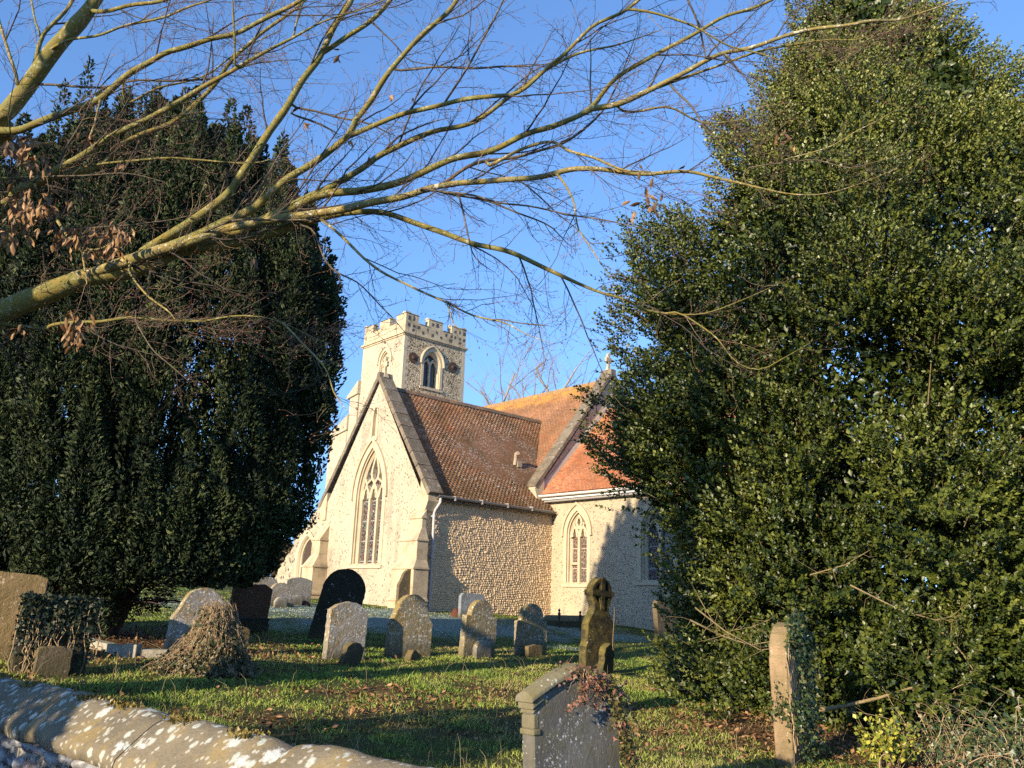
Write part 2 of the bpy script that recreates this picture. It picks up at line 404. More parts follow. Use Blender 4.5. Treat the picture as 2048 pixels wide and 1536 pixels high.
M_COPING = m_stone('dark_coping', (.25, .205, .15), specks=.35, spot=(.36, .33, .27), moss=.35, mossc=(.085, .075, .045), dark=.6, sc=7, orange=.12, bmp=.9)
M_KNAP = m_plain('knapped_flint', (.07, .062, .05), .5, .4, .5, 9)
M_TILE1 = m_tile('old_brown_tile', (.20, .100, .048), (.26, .130, .060), (.33, .168, .080), .65, .9)
M_TILE2 = m_tile('orange_tile', (.27, .105, .052), (.39, .150, .070), (.47, .20, .10), .22, .35)
M_TILE3 = m_tile('lichened_tile', (.21, .105, .055), (.27, .13, .066), (.33, .17, .085), .3, .3, .9, (9.3, 11.3))
M_GLASS = m_leaded('leaded_glass', (.030, .027, .028), .5, 10, (.27, .26, .24))
M_GLASS2 = m_leaded('patterned_glass', (.10, .072, .058), .35, 9.5, (.36, .31, .24))
M_LOUV = m_leaded('belfry_louvre', (.016, .016, .016), 0.0, 11, (.09, .085, .075))
M_GUT = m_plain('grey_gutter', (.24, .225, .21), .55, .4, .2)
M_PIPE = m_plain('pale_pipe', (.42, .41, .40), .5, .4, .15)
M_WHITE = m_plain('white_gutter', (.60, .58, .54), .5, .4, .12)
M_IRON = m_plain('rusty_iron', (.075, .042, .026), .75, .3, .5, 14)
M_LEAD = m_plain('lead_flashing', (.40, .36, .30), .7, .3, .3)

def arch(u0, u1, z0, zs, za, n=14):
    """open outline from the sill corner up round a pointed head and down"""
    c = (u0 + u1) / 2; wd = abs(u1 - u0) / 2; h = za - zs
    L = [(u0, z0)]
    r = (wd * wd + h * h) / (2 * wd)
    if h >= wd:
        th = math.asin(min(1, h / r))
        sg = 1 if u1 > u0 else -1
        left = [(u0 + sg * (r - r * math.cos(t)), zs + r * math.sin(t)) for t in np.linspace(0, th, n)]
    else:
        sg = 1 if u1 > u0 else -1
        left = [(u0 + sg * wd * (1 - math.cos(t)), zs + h * math.sin(t) ** .85) for t in np.linspace(0, math.pi / 2, n)]
    L += left
    L += [(2 * c - u, z) for u, z in reversed(left[:-1])] + [(u1, z0)]
    return L
def offset(P, d, closed=False):
    """offset a polyline to its left by d in (u,z)"""
    P = np.array(P, float); n = len(P)
    if closed: T = np.roll(P, -1, 0) - np.roll(P, 1, 0)
    else: T = np.gradient(P, axis=0)
    seg = np.diff(P, axis=0)
    N = np.stack([-T[:, 1], T[:, 0]], -1); N /= np.linalg.norm(N, axis=1)[:, None] + 1e-9
    # mitre correction
    out = []
    for i in range(n):
        a = seg[max(0, i - 1)] if not closed else P[i] - P[i - 1]
        na = np.array([-a[1], a[0]]); na /= np.linalg.norm(na) + 1e-9
        k = max(.4, float(na @ N[i]))
        out.append(P[i] + N[i] * d / k)
    return [tuple(p) for p in out]
def bar2d(mb, P3, line, wd, d0, d1, mi=0):
    """a square-section bar along a (u,z) polyline; P3(u,z,d) maps to 3D"""
    a = offset(line, wd / 2); b = offset(line, -wd / 2)
    A0 = [P3(u, z, d0 + wd * .25) for u, z in a]; B0 = [P3(u, z, d0 + wd * .25) for u, z in b]
    Cm = [P3(u, z, d0) for u, z in line]
    A1 = [P3(u, z, d1) for u, z in a]; B1 = [P3(u, z, d1) for u, z in b]
    mb.strip(A0, Cm, False, mi); mb.strip(Cm, B0, False, mi); mb.strip(A0, A1, False, mi); mb.strip(B1, B0, False, mi)
    mb.add([A0[0], Cm[0], B0[0], B1[0], A1[0]], [(0, 1, 2, 3, 4)], mi); mb.add([A0[-1], Cm[-1], B0[-1], B1[-1], A1[-1]], [(4, 3, 2, 1, 0)], mi)

def window(name, P3, u0, u1, z0, zs, za, lights, tracery, parent, stone, glass, depth=.30, surround=.16, hood=True, transom=None, glabel=None):
    """returns the hole outline; builds stone surround > tracery, glass, hood_mould, sill"""
    s = 1 if u1 > u0 else -1
    hole = arch(u0, u1, z0, zs, za)
    out = arch(u0 - s * surround, u1 + s * surround, z0, zs, za + surround * 1.25)
    i1 = arch(u0 + s * .05, u1 - s * .05, z0, zs, za - .07); i2 = arch(u0 + s * .12, u1 - s * .12, z0 + .0, zs, za - .16)
    mb = MB()
    o3 = [P3(u, z, -.022) for u, z in out]; h3 = [P3(u, z, -.022) for u, z in hole]
    ob = [P3(u, z, .03) for u, z in out]
    mb.strip(ob, o3); mb.strip(o3, h3)
    prev = h3
    for l, d in ((hole, .05), (i1, .05), (i1, .12), (i2, .2), (i2, depth)):
        cur = [P3(u, z, d) for u, z in l]; mb.strip(prev, cur); prev = cur
    # sloping sill
    a, b = u0 - s * (surround + .05), u1 + s * (surround + .05)
    mb.hexa([P3(a, z0 - .16, -.06), P3(b, z0 - .16, -.06), P3(b, z0 - .16, depth), P3(a, z0 - .16, depth)],
            [P3(a, z0 - .06, -.06), P3(b, z0 - .06, -.06), P3(b, z0 + .03, depth), P3(a, z0 + .03, depth)])
    fr = mb.build(name, stone, parent)
    gb = MB(); gl = [P3(u, z, depth - .03) for u, z in i2]; gb.poly(gl); gb.build('glass', glass, fr)
    tb = MB(); w0 = u0 + s * .10; w1 = u1 - s * .10; W = w1 - w0
    for line, wd in tracery(w0, W, z0, zs, za - .14): bar2d(tb, P3, line, wd, depth - .17, depth - .03)
    if transom:
        for (ua, ub, zt) in transom: bar2d(tb, P3, [(w0 + W * ua, zt), (w0 + W * (ua + ub) / 2, zt), (w0 + W * ub, zt)], .09, depth - .17, depth - .03)
    tb.build('tracery', stone, fr)
    if hood:
        hb = MB(); hl = arch(u0 - s * (surround + .05), u1 + s * (surround + .05), zs - .05, zs, za + (surround + .05) * 1.25)
        bar2d(hb, P3, hl, .10, -.11, 0.0); hb.build('hood_mould', stone, fr)
    return hole
def tr3(w0, W, z0, zs, za):
    U = lambda t: w0 + W * t
    H = za - zs
    L = []
    for t in (1 / 3, 2 / 3): L.append(([(U(t), z0), (U(t), (z0 + zs) / 2), (U(t), zs - .02 * H)], .11))
    for k in range(3):                                                       # ogee light heads
        a, b = k / 3, (k + 1) / 3; c = (a + b) / 2
        half = [(0, -.04), (.06, .06), (.22, .15), (.38, .20), (.5, .30)]
        L.append(([(U(a + (b - a) * x), zs + H * y) for x, y in half], .09)); L.append(([(U(b - (b - a) * x), zs + H * y) for x, y in half], .09))
    # cusps of the light heads
    for k in range(3):
        a, b = k / 3, (k + 1) / 3
        for s_ in (0, 1):
            q = [(.08, .02), (.2, .0), (.26, .05), (.34, .15)]
            L.append(([(U((a + (b - a) * x) if s_ == 0 else (b - (b - a) * x)), zs + H * y) for x, y in q], .05))
    for sg in (1, -1):                                                       # central lozenge and side mouchettes
        m = lambda t: U(.5 + sg * t)
        L.append(([(m(0), zs + .30 * H), (m(.05), zs + .36 * H), (m(.12), zs + .42 * H), (m(.15), zs + .52 * H), (m(.13), zs + .64 * H), (m(.06), zs + .82 * H), (m(0), zs + .97 * H)], .10))
        L.append(([(m(.333), zs + .30 * H), (m(.27), zs + .34 * H), (m(.19), zs + .38 * H), (m(.12), zs + .42 * H)], .08))
        L.append(([(m(.333), zs + .30 * H), (m(.36), zs + .36 * H), (m(.385), zs + .42 * H)], .08))
        L.append(([(m(.16), zs + .05 * H), (m(.10), zs + .2 * H), (m(.05), zs + .26 * H), (m(0), zs + .30 * H)], .07))
    return L
def tr2(w0, W, z0, zs, za):
    U = lambda t: w0 + W * t
    H = za - zs; L = []
    L.append(([(U(.5), z0), (U(.5), (z0 + zs) / 2), (U(.5), zs + .02)], .11))
    for k in range(2):
        a, b = k / 2, (k + 1) / 2
        half = [(0, -.12), (.08, .1), (.25, .26), (.4, .33), (.5, .40)]
        for q in (0, 1): L.append(([(U((a + (b - a) * x) if q == 0 else (b - (b - a) * x)), zs + H * y) for x, y in half], .085))
        for q in (0, 1):
            cu = [(.1, -.08), (.24, -.06), (.26, .06), (.36, .24)]
            L.append(([(U((a + (b - a) * x) if q == 0 else (b - (b - a) * x)), zs + H * y) for x, y in cu], .05))
    for sg in (1, -1):
        m = lambda t: U(.5 + sg * t)
        L.append(([(m(0), zs + .30 * H), (m(.09), zs + .44 * H), (m(.16), zs + .56 * H), (m(.12), zs + .74 * H), (m(0), zs + .96 * H)], .085))
        L.append(([(m(.0), zs + .02 * H), (m(.08), zs + .24 * H), (m(.16), zs + .36 * H), (m(.25), zs + .42 * H)], .07))
        L.append(([(m(.25), zs + .40 * H), (m(.29), zs + .5 * H), (m(.30), zs + .6 * H)], .07))
    return L
def tr2s(w0, W, z0, zs, za):
    U = lambda t: w0 + W * t
    H = za - zs; L = [([(U(.5), z0), (U(.5), (z0 + zs) / 2), (U(.5), zs + .1 * H)], .10)]
    for k in range(2):
        a, b = k / 2, (k + 1) / 2
        half = [(0, -.1), (.1, .12), (.3, .3), (.5, .42)]
        for q in (0, 1): L.append(([(U((a + (b - a) * x) if q == 0 else (b - (b - a) * x)), zs + H * y) for x, y in half], .075))
    for sg in (1, -1): L.append(([(U(.5), zs + .1 * H), (U(.5 + sg * .14), zs + .42 * H), (U(.5 + sg * .24), zs + .55 * H)], .08))
    return L

def tiles(name, O, U, Vv, L, S, m, parent, gauge=.10, wid=.165, keep=None, thick=.024):
    """plain clay tiles in lapped courses on the plane O + u U + v V"""
    O, U, Vv = (np.array(a, float) for a in (O, U, Vv)); U = unit(U); Vv = unit(Vv); N = np.cross(U, Vv)
    if N[2] < 0: N = -N
    nr = int(S / gauge) + 1; nc = int(L / wid) + 1
    r, c = np.meshgrid(np.arange(nr), np.arange(nc), indexing='ij'); r = r.ravel(); c = c.ravel()
    u = c * wid + (r % 2) * wid * .5 - wid * .25; v = r * gauge
    cen = O + u[:, None] * U + v[:, None] * Vv
    if keep is not None:
        k = keep(cen); u, v, cen, r = u[k], v[k], cen[k], r[k]
    n = len(u)
    # gentle sag of the whole roof and small misalignments
    sag = -.08 * np.sin(np.pi * np.clip(v / S, 0, 1)) * np.sin(np.pi * np.clip(u / L, 0, 1)) + .02 * (vnoise(cen, .9) - .5)
    lift = .034 + rng.normal(0, .0025, n) + .006 * (vnoise(cen + 3, 2.0) - .5); tw = rng.normal(0, .0015, n); dv = rng.normal(0, .004, n)
    g = .0008
    def P(du, dv_, h): return O + (u + du)[:, None] * U + (v + dv_)[:, None] * Vv + (h + sag)[:, None] * N
    w2 = wid / 2 + .0006
    V = np.stack([P(-w2, dv, lift + tw), P(w2, dv, lift - tw), P(w2, gauge * 1.35, lift * 0 + .004), P(-w2, gauge * 1.35, lift * 0 + .004),
                  P(-w2, dv, lift + tw - thick), P(w2, dv, lift - tw - thick)], 1).reshape(-1, 3)
    b = np.arange(n)[:, None] * 6
    Fq = np.concatenate([b + np.array([[0, 1, 2, 3]]), b + np.array([[4, 5, 1, 0]])])
    ft = np.concatenate([b + np.array([[4, 0, 3]]), b + np.array([[1, 5, 2]])])
    rn = np.clip(rng.normal(.42, .2, n) + (vnoise(cen + 5, 1.1) - .5) * .7, 0, 1); rn = np.where(rng.random(n) < .035, rng.uniform(.92, 1, n), np.minimum(rn, .9))
    o = bigmesh(name, V, [Fq, ft], m, parent, False, rnd=np.concatenate([rn] * 4))
    return o

# --- chapel gable wall (local x = 0 faces the viewer) -------------------------------------------------
GC, EAVE, APEX = 3.3, 4.75, 9.30            # gable centre (y), wall eaves and wall apex
PG = lambda u, z, d: (d, u, z)
hw = window('gable_window', PG, 4.30, 2.56, 2.68, 5.05, 6.86, 3, tr3, CH, M_DRESS, M_GLASS, .32, .20)
slit = arch(3.55, 3.27, 7.30, 7.95, 8.42, 6)
mb = MB()
outer = [(0, 0), (6.55, 0), (6.55, EAVE), (GC, APEX), (0.05, EAVE), (0, EAVE - .05)]
mb.poly([PG(u, z, 0) for u, z in outer], [[PG(u, z, 0) for u, z in hw], [PG(u, z, 0) for u, z in slit]])
mb.build('gable_wall', M_GABLE, CH)
mb = MB(); so_ = arch(3.63, 3.19, 7.24, 7.97, 8.52, 6)
mb.strip([PG(u, z, -.02) for u, z in so_], [PG(u, z, -.02) for u, z in slit]); mb.strip([PG(u, z, .01) for u, z in so_], [PG(u, z, -.02) for u, z in so_])
mb.strip([PG(u, z, -.02) for u, z in slit], [PG(u, z, .13) for u, z in slit])
mb.poly([PG(u, z, .12) for u, z in slit])
mb.box((-.05, 3.17, 7.12), (.1, 3.65, 7.24))
sl_ = mb.build('slit_window', M_DRESS, CH)
# --- cobbled side wall with real relief ------------------------------------------------------------------
def cobble_wall():
    L, z0, z1 = 5.95, .3, 4.84; st = .024
    nu, nz = int(L / st), int((z1 - z0) / st)
    U, Zz = np.meshgrid(np.linspace(0, L, nu), np.linspace(z0, z1, nz))
    hrow = .080
    p = np.stack([U, Zz, 0 * U], -1)
    zz = Zz + (vnoise(p, 1.1) - .5) * .16 + (vnoise(p, 4) - .5) * .075
    row = np.floor(zz / hrow).astype(int); v = (zz / hrow - row) - .5
    ph = (np.sin(row * 12.9898) * 43758.5453) % 1.0
    uu = U + ph * .37 + (vnoise(p + 4, 5) - .5) * .13
    cw = .105
    cell = np.floor(uu / cw).astype(int); uf = uu / cw - cell - .5
    hsh = (np.sin(cell * 78.233 + row * 37.719) * 43758.5453) % 1.0; hsh2 = (np.sin(cell * 39.4 + row * 91.7) * 24634.6345) % 1.0
    sz = .78 + .25 * hsh
    q = np.clip(1 - (uf / (.5 * sz)) ** 2 - (v / (.47 * sz)) ** 2, 0, 1)
    H = np.sqrt(q) * (.012 + .034 * hsh2) + (vnoise(p, 22) - .5) * .012
    V = np.stack([U, -H, Zz], -1).reshape(-1, 3)
    i = (np.arange(nz - 1)[:, None] * nu + np.arange(nu - 1)[None]).ravel()
    Fq = np.stack([i, i + 1, i + nu + 1, i + nu], -1)
    g = G('cobble'); r = g.attr('rnd'); st_ = g.attr('stone')
    stone = g.ramp(r, [(0, (.66, .47, .265)), (.4, (.76, .555, .32)), (.75, (.60, .43, .255)), (.9, (.46, .33, .2)), (1, (.78, .60, .38))])
    col = g.mix(g.ramp(st_, [(.1, 0.0), (.35, 1.0)]), (.56, .41, .245), stone)
    col = g.mix(g.ramp(g.noise(.8, 4, .6), [(.45, 0.0), (.75, .45)]), col, (.50, .37, .225))
    m = g.fin(col, .9, g.bump(g.noise(50, 3), .3, .01), .2)
    fc = Fq
    bigmesh('side_wall', V, Fq, m, CH, True, rnd=hsh.ravel()[fc[:, 0]], stone=q.ravel()[fc].mean(1))
cobble_wall()
mb = MB(); mb.box((0.0, .06, 0), (8.0, .3, 4.85)); mb.box((.32, 6.2, 0), (8, 6.55, 4.85)); mb.box((.34, .3, 4.7), (8, 6.2, 4.76))
mb.build('inner_wall', M_CHANC, CH)
# --- chapel roof -------------------------------------------------------------------------------------------
RZ = 9.22; SL = 1.27
na_ = lambda z: 5.5 + (z - 5.55) / 1.244              # nave roof surface: local x at height z
sl_v = np.array([0, 1, SL]); eave_y = -.22
Sl = math.hypot(GC - eave_y, (GC - eave_y) * SL)
z_e = RZ - (GC - eave_y) * SL
def keep1(c): return np.where(c[:, 2] > 5.5, c[:, 0] < na_(c[:, 2]) + .1, c[:, 0] < 5.97)
tr = tiles('chapel_roof', (.38, eave_y, z_e), (1, 0, 0), sl_v, 8.9, Sl, M_TILE1, CH, .105, .165, keep1)
mb = MB(); mb.add([(.35, eave_y + .03, z_e - .03), (5.95, eave_y + .03, z_e - .03), (9.2, GC, RZ - .03), (.35, GC, RZ - .03)], [(0, 1, 2, 3)])
mb.add([(.35, 6.82, z_e - .03), (5.95, 6.82, z_e - .03), (9.2, GC, RZ - .03), (.35, GC, RZ - .03)], [(0, 1, 2, 3)])
mb.build('roof_boarding', M_TILE1, tr)
mb = MB(); n_r = 30; ridge_pts = np.linspace(.4, 8.85, n_r + 1)
for k in range(n_r):
    a, b = ridge_pts[k], ridge_pts[k + 1] - .012; dz = random.uniform(-.008, .008)
    P = [(GC - .15, RZ - .10), (GC - .07, RZ + .03), (GC, RZ + .065), (GC + .07, RZ + .03), (GC + .15, RZ - .10)]
    mb.prism([(a, y, z + dz) for y, z in P], (b - a, 0, 0))
M_RIDGE = m_ashlar('ridge_tile', (.15, .105, .075), (.08, .075, .05), .5, .35, .4)
mb.build('ridge_tiles', M_RIDGE, tr)
# mortar fillet + lichen line under ridge belongs to the tile material
# --- gable coping --------------------------------------------------------------------------------------------
mb = MB(); rise = .30
def coping_run(mb, ya, za, yb, zb, x0, x1, n, t=.16):
    for k in range(n):
        f0, f1 = k / n, (k + 1) / n - .004
        pts = []
        for f in (f0, f1): pts.append((ya + (yb - ya) * f, za + (zb - za) * f))
        L = math.hypot(yb - ya, zb - za); nx, nz = -(zb - za) / L, (yb - ya) / L
        if nz < 0: nx, nz = -nx, -nz
        j = random.uniform(-.006, .006)
        lo = [(x0, pts[0][0], pts[0][1]), (x1, pts[0][0], pts[0][1]), (x1, pts[1][0], pts[1][1]), (x0, pts[1][0], pts[1][1])]
        hi = [(x, y + nx * (t + j), z + nz * (t + j)) for x, y, z in lo]
        mb.hexa(lo, hi)
coping_run(mb, -.20, 4.86, GC, APEX + .10, -.09, .50, 9, .17); coping_run(mb, 6.79, 4.86, GC, APEX + .10, -.09, .50, 9, .17)
mb.prism([(-.095, GC - .15, APEX + .10), (-.095, GC + .15, APEX + .10), (-.095, GC + .06, APEX + .42), (-.095, GC - .06, APEX + .42)], (.60, 0, 0))
cp = mb.build('gable_coping', M_COPING, CH, bevel=.012)
# infill of wall between the gable face and coping underside, seen from the roof side
mb = MB()
mb.hexa([(.0, -.02, 4.6), (.46, -.02, 4.6), (.46, .25, 4.6), (0, .25, 4.6)], [(.0, -.05, 4.85), (.46, -.05, 4.85), (.46, .25, 5.2), (0, .25, 5.2)])
mb.prism([(.46, .0, 4.85), (.46, GC, APEX + .05), (.46, 6.6, 4.85)], (-.06, 0, 0))
mb.build('parapet_back', M_DRESSW, CH)
# kneelers
for sgn, y in ((1, 0), (-1, 6.6)):
    mb = MB()
    pr = [(y - sgn * .06, 4.35), (y - sgn * .22, 4.68), (y - sgn * .22, 4.90), (y + sgn * .25, 5.4), (y + sgn * .25, 4.35)]
    mb.prism([(-.06, a, z) for a, z in pr], (.50, 0, 0)); mb.build('kneeler', M_DRESSW, CH, bevel=.012)
# gable cross (a wheel-headed finial)
def finial(x, y, z, s, rot, name, m):
    mb = MB(); c = math.cos(rot); sn = math.sin(rot)
    T = lambda u, d, h: (x + c * u - sn * d, y + sn * u + c * d, z + h)
    prof = [(-.09, 0), (.09, 0), (.05, .16), (.05, .34), (.12, .30), (.17, .36), (.15, .42), (.17, .48), (.12, .54), (.05, .5), (.08, .62), (.04, .68), (0, .72), (-.04, .68), (-.08, .62), (-.05, .5), (-.12, .54), (-.17, .48), (-.15, .42), (-.17, .36), (-.12, .30), (-.05, .34), (-.05, .16)]
    mb.prism([T(u * s, -.05 * s, h * s) for u, h in prof], np.array(T(0, .1 * s, 0)) - np.array(T(0, 0, 0)))
    mb.tube([T(u, 0, h) for u, h in [(.115 * s * math.cos(t), (.42 + .115 * math.sin(t)) * s) for t in np.linspace(0, 2 * math.pi, 13)]], .028 * s, 6)
    mb.hexa([T(-.14 * s, -.12 * s, -.12), T(.14 * s, -.12 * s, -.12), T(.14 * s, .12 * s, -.12), T(-.14 * s, .12 * s, -.12)], [T(-.08 * s, -.07 * s, .06), T(.08 * s, -.07 * s, .06), T(.08 * s, .07 * s, .06), T(-.08 * s, .07 * s, .06)])
    return mb.build(name, m, CH, bevel=.006)
finial(.2, GC, APEX + .36, 1.0, R_(90), 'gable_cross', M_DRESSW)
# --- buttresses ---------------------------------------------------------------------------------------------
def buttress(y0, y1, stages, name, m, zb=0.3):
    """stages: (projection, y widening, top z) from the ground upwards"""
    mb = MB(); z = zb
    for k, (p, wd, zt) in enumerate(stages):
        a, b = y0 - wd, y1 + wd
        nxt = stages[k + 1] if k + 1 < len(stages) else (0.0, wd * .5, 0)
        mb.box((-p, a, z), (.02 + .002 * k, b, zt))
        # projecting drip course and sloped set-off
        mb.hexa([(-p - .045, a - .035, zt), (.021, a - .035, zt), (.021, b + .035, zt), (-p - .045, b + .035, zt)],
                [(-p - .045, a - .035, zt + .07), (.021, a - .035, zt + .07), (.021, b + .035, zt + .07), (-p - .045, b + .035, zt + .07)])
        h = (p - nxt[0]) * 1.5
        mb.hexa([(-p, a, zt + .07), (.022, a, zt + .07), (.022, b, zt + .07), (-p, b, zt + .07)],
                [(-nxt[0] - .001, y0 - nxt[1], zt + .07 + h), (.022, y0 - nxt[1], zt + .07 + h), (.022, y1 + nxt[1], zt + .07 + h), (-nxt[0] - .001, y1 + nxt[1], zt + .07 + h)])
        z = zt + .07 + h * .3
    return mb.build(name, m, CH, bevel=.012)
buttress(-.10, .60, [(.62, .30, 1.45), (.58, .27, 2.45), (.42, .16, 3.35), (.16, .0, 4.10)], 'buttress', M_DRESSW)
buttress(6.05, 6.65, [(.70, .12, 1.55), (.62, .10, 2.55), (.36, .0, 3.55)], 'buttress', M_DRESSW)
# plinth along the gable
mb = MB(); mb.hexa([(-.10, .62, .3), (.0, .62, .3), (.0, 6.1, .3), (-.10, 6.1, .3)], [(-.10, .62, 1.55), (.0, .62, 1.62), (.0, 6.1, 1.62), (-.10, 6.1, 1.55)])
# --- gutter and downpipe -----------------------------------------------------------------------------------
def half_gutter(mb, p0, p1, r=.07):
    p0 = np.array(p0, float); p1 = np.array(p1, float); d = unit(p1 - p0); sd = np.array([-d[1], d[0], 0])
    a = np.linspace(math.pi, 2 * math.pi, 9)
    o = [p0 + sd * r * math.cos(t) + np.array([0, 0, r * math.sin(t)]) for t in a]; i = [p0 + sd * r * .88 * math.cos(t) + np.array([0, 0, r * .88 * math.sin(t)]) for t in a]
    mb.prism([tuple(q) for q in o + i[::-1]], p1 - p0)
mb = MB(); half_gutter(mb, (.30, -.27, 4.90), (5.86, -.27, 4.86), .085)
for x in np.arange(1.0, 5.8, 1.2): mb.box((x - .02, -.37, 4.77), (x + .02, -.18, 4.925))
mb.box((.3, -.18, 4.72), (5.9, -.14, 4.86))
mb.build('gutter', M_GUT, CH)
mb = MB(); mb.tube([(.42, -.27, 4.82), (.42, -.27, 4.66), (.32, -.16, 4.42), (.30, -.12, 4.30), (.30, -.12, 2.9), (.30, -.12, .95)], .045, 10)
for z in (4.2, 2.9, 1.7): mb.tube([(.30, -.12, z - .05), (.30, -.12, z + .05)], .057, 10); mb.box((.22, -.12, z - .02), (.38, -.0, z + .02))
mb.build('downpipe', M_PIPE, CH)
# small roof vent on the chapel slope
vy = 1.35; vz = RZ - (GC - vy) * SL; vx = 5.2
mb = MB(); mb.tube([(vx, vy, vz - .05), (vx, vy - .04, vz + .22), (vx - .02, vy - .10, vz + .36), (vx - .05, vy - .22, vz + .40)], [.075, .07, .095, .085], 10)
mb.box((vx + .06, vy - .10, vz - .12), (vx + .30, vy + .12, vz + .12))
mb.build('roof_vent', m_plain('buff_clay', (.34, .27, .19), .8, .2, .3), CH, bevel=.01)

# --- chancel ----------------------------------------------------------------------------------------------------
CX0 = 5.95; PCH = lambda u, z, d: (CX0 + d, u, z)
h2 = window('chancel_window', PCH, -.80, -1.82, 2.28, 3.98, 4.86, 2, tr2, CH, M_DRESS, M_GLASS2, .24, .15, True, [(.02, .48, 2.95)])
h3 = window('chancel_window', PCH, -4.28, -5.62, 2.38, 3.95, 5.0, 2, tr2s, CH, M_DRESS, M_GLASS, .30, .16, False)
mb = MB()
mb.poly([PCH(u, z, 0) for u, z in [(0.3, 0), (0.3, 5.5), (-9, 5.5), (-9, 0)]], [[PCH(u, z, 0) for u, z in h2], [PCH(u, z, 0) for u, z in h3]])
mb.poly([(CX0, -9, 0), (CX0, -9, 5.5), (9.6, -9, 9.2), (13.3, -9, 5.5), (13.3, -9, 0)])
mb.box((13.0, -9, 0), (13.3, 12, 5.5))
mb.build('chancel_wall', M_CHANC, CH)
csl = np.array([1, 0, 1.02]); ce = (5.62, .34, 5.52)
cr = tiles('chancel_roof', ce, (0, -1, 0), csl, 9.5, math.hypot(3.9, 3.9 * 1.02), M_TILE2, CH, .105, .165)
mb = MB(); mb.add([(5.64, .34, 5.5), (5.64, -9.1, 5.5), (9.55, -9.1, 9.46), (9.55, .34, 9.46)], [(0, 1, 2, 3)]); mb.add([(13.5, .34, 5.5), (13.5, -9.1, 5.5), (9.55, -9.1, 9.46), (9.55, .34, 9.46)], [(0, 1, 2, 3)])
mb.tube([(9.55, .34, 9.48), (9.55, -9.1, 9.48)], .11, 8)
mb.build('roof_boarding', M_TILE2, cr)
mb = MB(); half_gutter(mb, (5.55, .32, 5.47), (5.55, -9.1, 5.45), .085); mb.box((5.64, -9.1, 5.30), (5.70, .32, 5.47))
mb.build('gutter', M_WHITE, CH)
mb = MB(); mb.box((5.70, -9.1, 5.22), (5.94, .3, 5.298)); mb.build('eaves_soffit', M_GUT, CH)
# --- nave: gable wall above the chancel roof, coping, cross, roof ------------------------------------------------
NA, NZ = 9.75, 11.22; nsl = 1.244
mb = MB(); x0, zk = 5.42, 5.72
mb.prism([(x0 + .1, .34, 5.2), (x0 + .1, .34, zk), (NA, .34, zk + (NA - x0 - .1) * nsl - .06), (2 * NA - x0, .34, zk), (2 * NA - x0, .34, 5.2)], (0, .42, 0))
mb.box((5.62, .78, 0), (5.9, 12, 5.55)); 
mb.build('nave_gable_wall', M_CHANC, CH)
mb = MB()
def cop2(xa, za, xb, zb, n):
    for k in range(n):
        f0, f1 = k / n, (k + 1) / n - .004; q = [(xa + (xb - xa) * f, za + (zb - za) * f) for f in (f0, f1)]
        L = math.hypot(xb - xa, zb - za); nx, nz = -(zb - za) / L, (xb - xa) / L
        if nz < 0: nx, nz = -nx, -nz
        lo = [(q[0][0], .24, q[0][1]), (q[0][0], .82, q[0][1]), (q[1][0], .82, q[1][1]), (q[1][0], .24, q[1][1])]
        mb.hexa(lo, [(x + nx * .15, y, z + nz * .15) for x, y, z in lo])
cop2(x0 - .05, zk + .0, NA, NZ - .12, 8); cop2(2 * NA - x0 + .05, zk, NA, NZ - .12, 8)
mb.box((NA - .16, .23, NZ - .2), (NA + .16, .83, NZ + .12))
mb.build('nave_coping', M_COPING, CH, bevel=.012)
mb = MB(); mb.hexa([(x0 - .02, .26, zk - .42), (x0 + .35, .26, zk - .42), (x0 + .35, .80, zk - .42), (x0 - .02, .80, zk - .42)], [(x0 - .16, .26, zk + .02), (x0 + .35, .26, zk + .45), (x0 + .35, .80, zk + .45), (x0 - .16, .80, zk + .02)])
mb.build('kneeler', M_DRESS, CH, bevel=.01)
mb = MB()                                                     # lead flashing where the lower roof meets the wall
for k in range(18):
    a = 5.75 + k * .21; z = 5.52 + (a - 5.62) * 1.02
    mb.hexa([(a, .30, z + .03), (a + .215, .30, z + .03 + .2142), (a + .215, .337, z + .03 + .2142), (a, .337, z + .03)], [(a, .318, z + .30), (a + .215, .318, z + .30 + .2142), (a + .215, .337, z + .30 + .2142), (a, .337, z + .30)])
mb.build('lead_flashing', M_LEAD, CH)
finial(NA, .53, NZ + .12, 1.1, R_(0), 'gable_cross', M_DRESSW)
def keep3(c): 
    zt = RZ - SL * np.abs(c[:, 1] - GC)
    return (c[:, 2] > zt - .15) | (c[:, 1] > 7.1)
nr_ = tiles('nave_roof', (5.35, .84, 5.42), (0, 1, 0), (1, 0, nsl), 11.3, math.hypot(4.38, 4.38 * nsl), M_TILE3, CH, .105, .165, keep3)
mb = MB(); mb.add([(5.37, .82, 5.41), (5.37, 12, 5.41), (NA, 12, NZ - .36), (NA, .82, NZ - .36)], [(0, 1, 2, 3)]); mb.add([(14.1, .82, 5.41), (14.1, 12, 5.41), (NA, 12, NZ - .36), (NA, .82, NZ - .36)], [(0, 1, 2, 3)])
mb.build('roof_boarding', M_TILE3, nr_)
mb = MB()
for k in range(34):
    a = .84 + k * .33; mb.tube([(NA, a, NZ - .36), (NA, a + .318, NZ - .36)], .13, 8)
mb.build('ridge_tiles', m_ashlar('nave_ridge', (.30, .18, .09), (.16, .12, .05), .5, .8, .4), nr_)
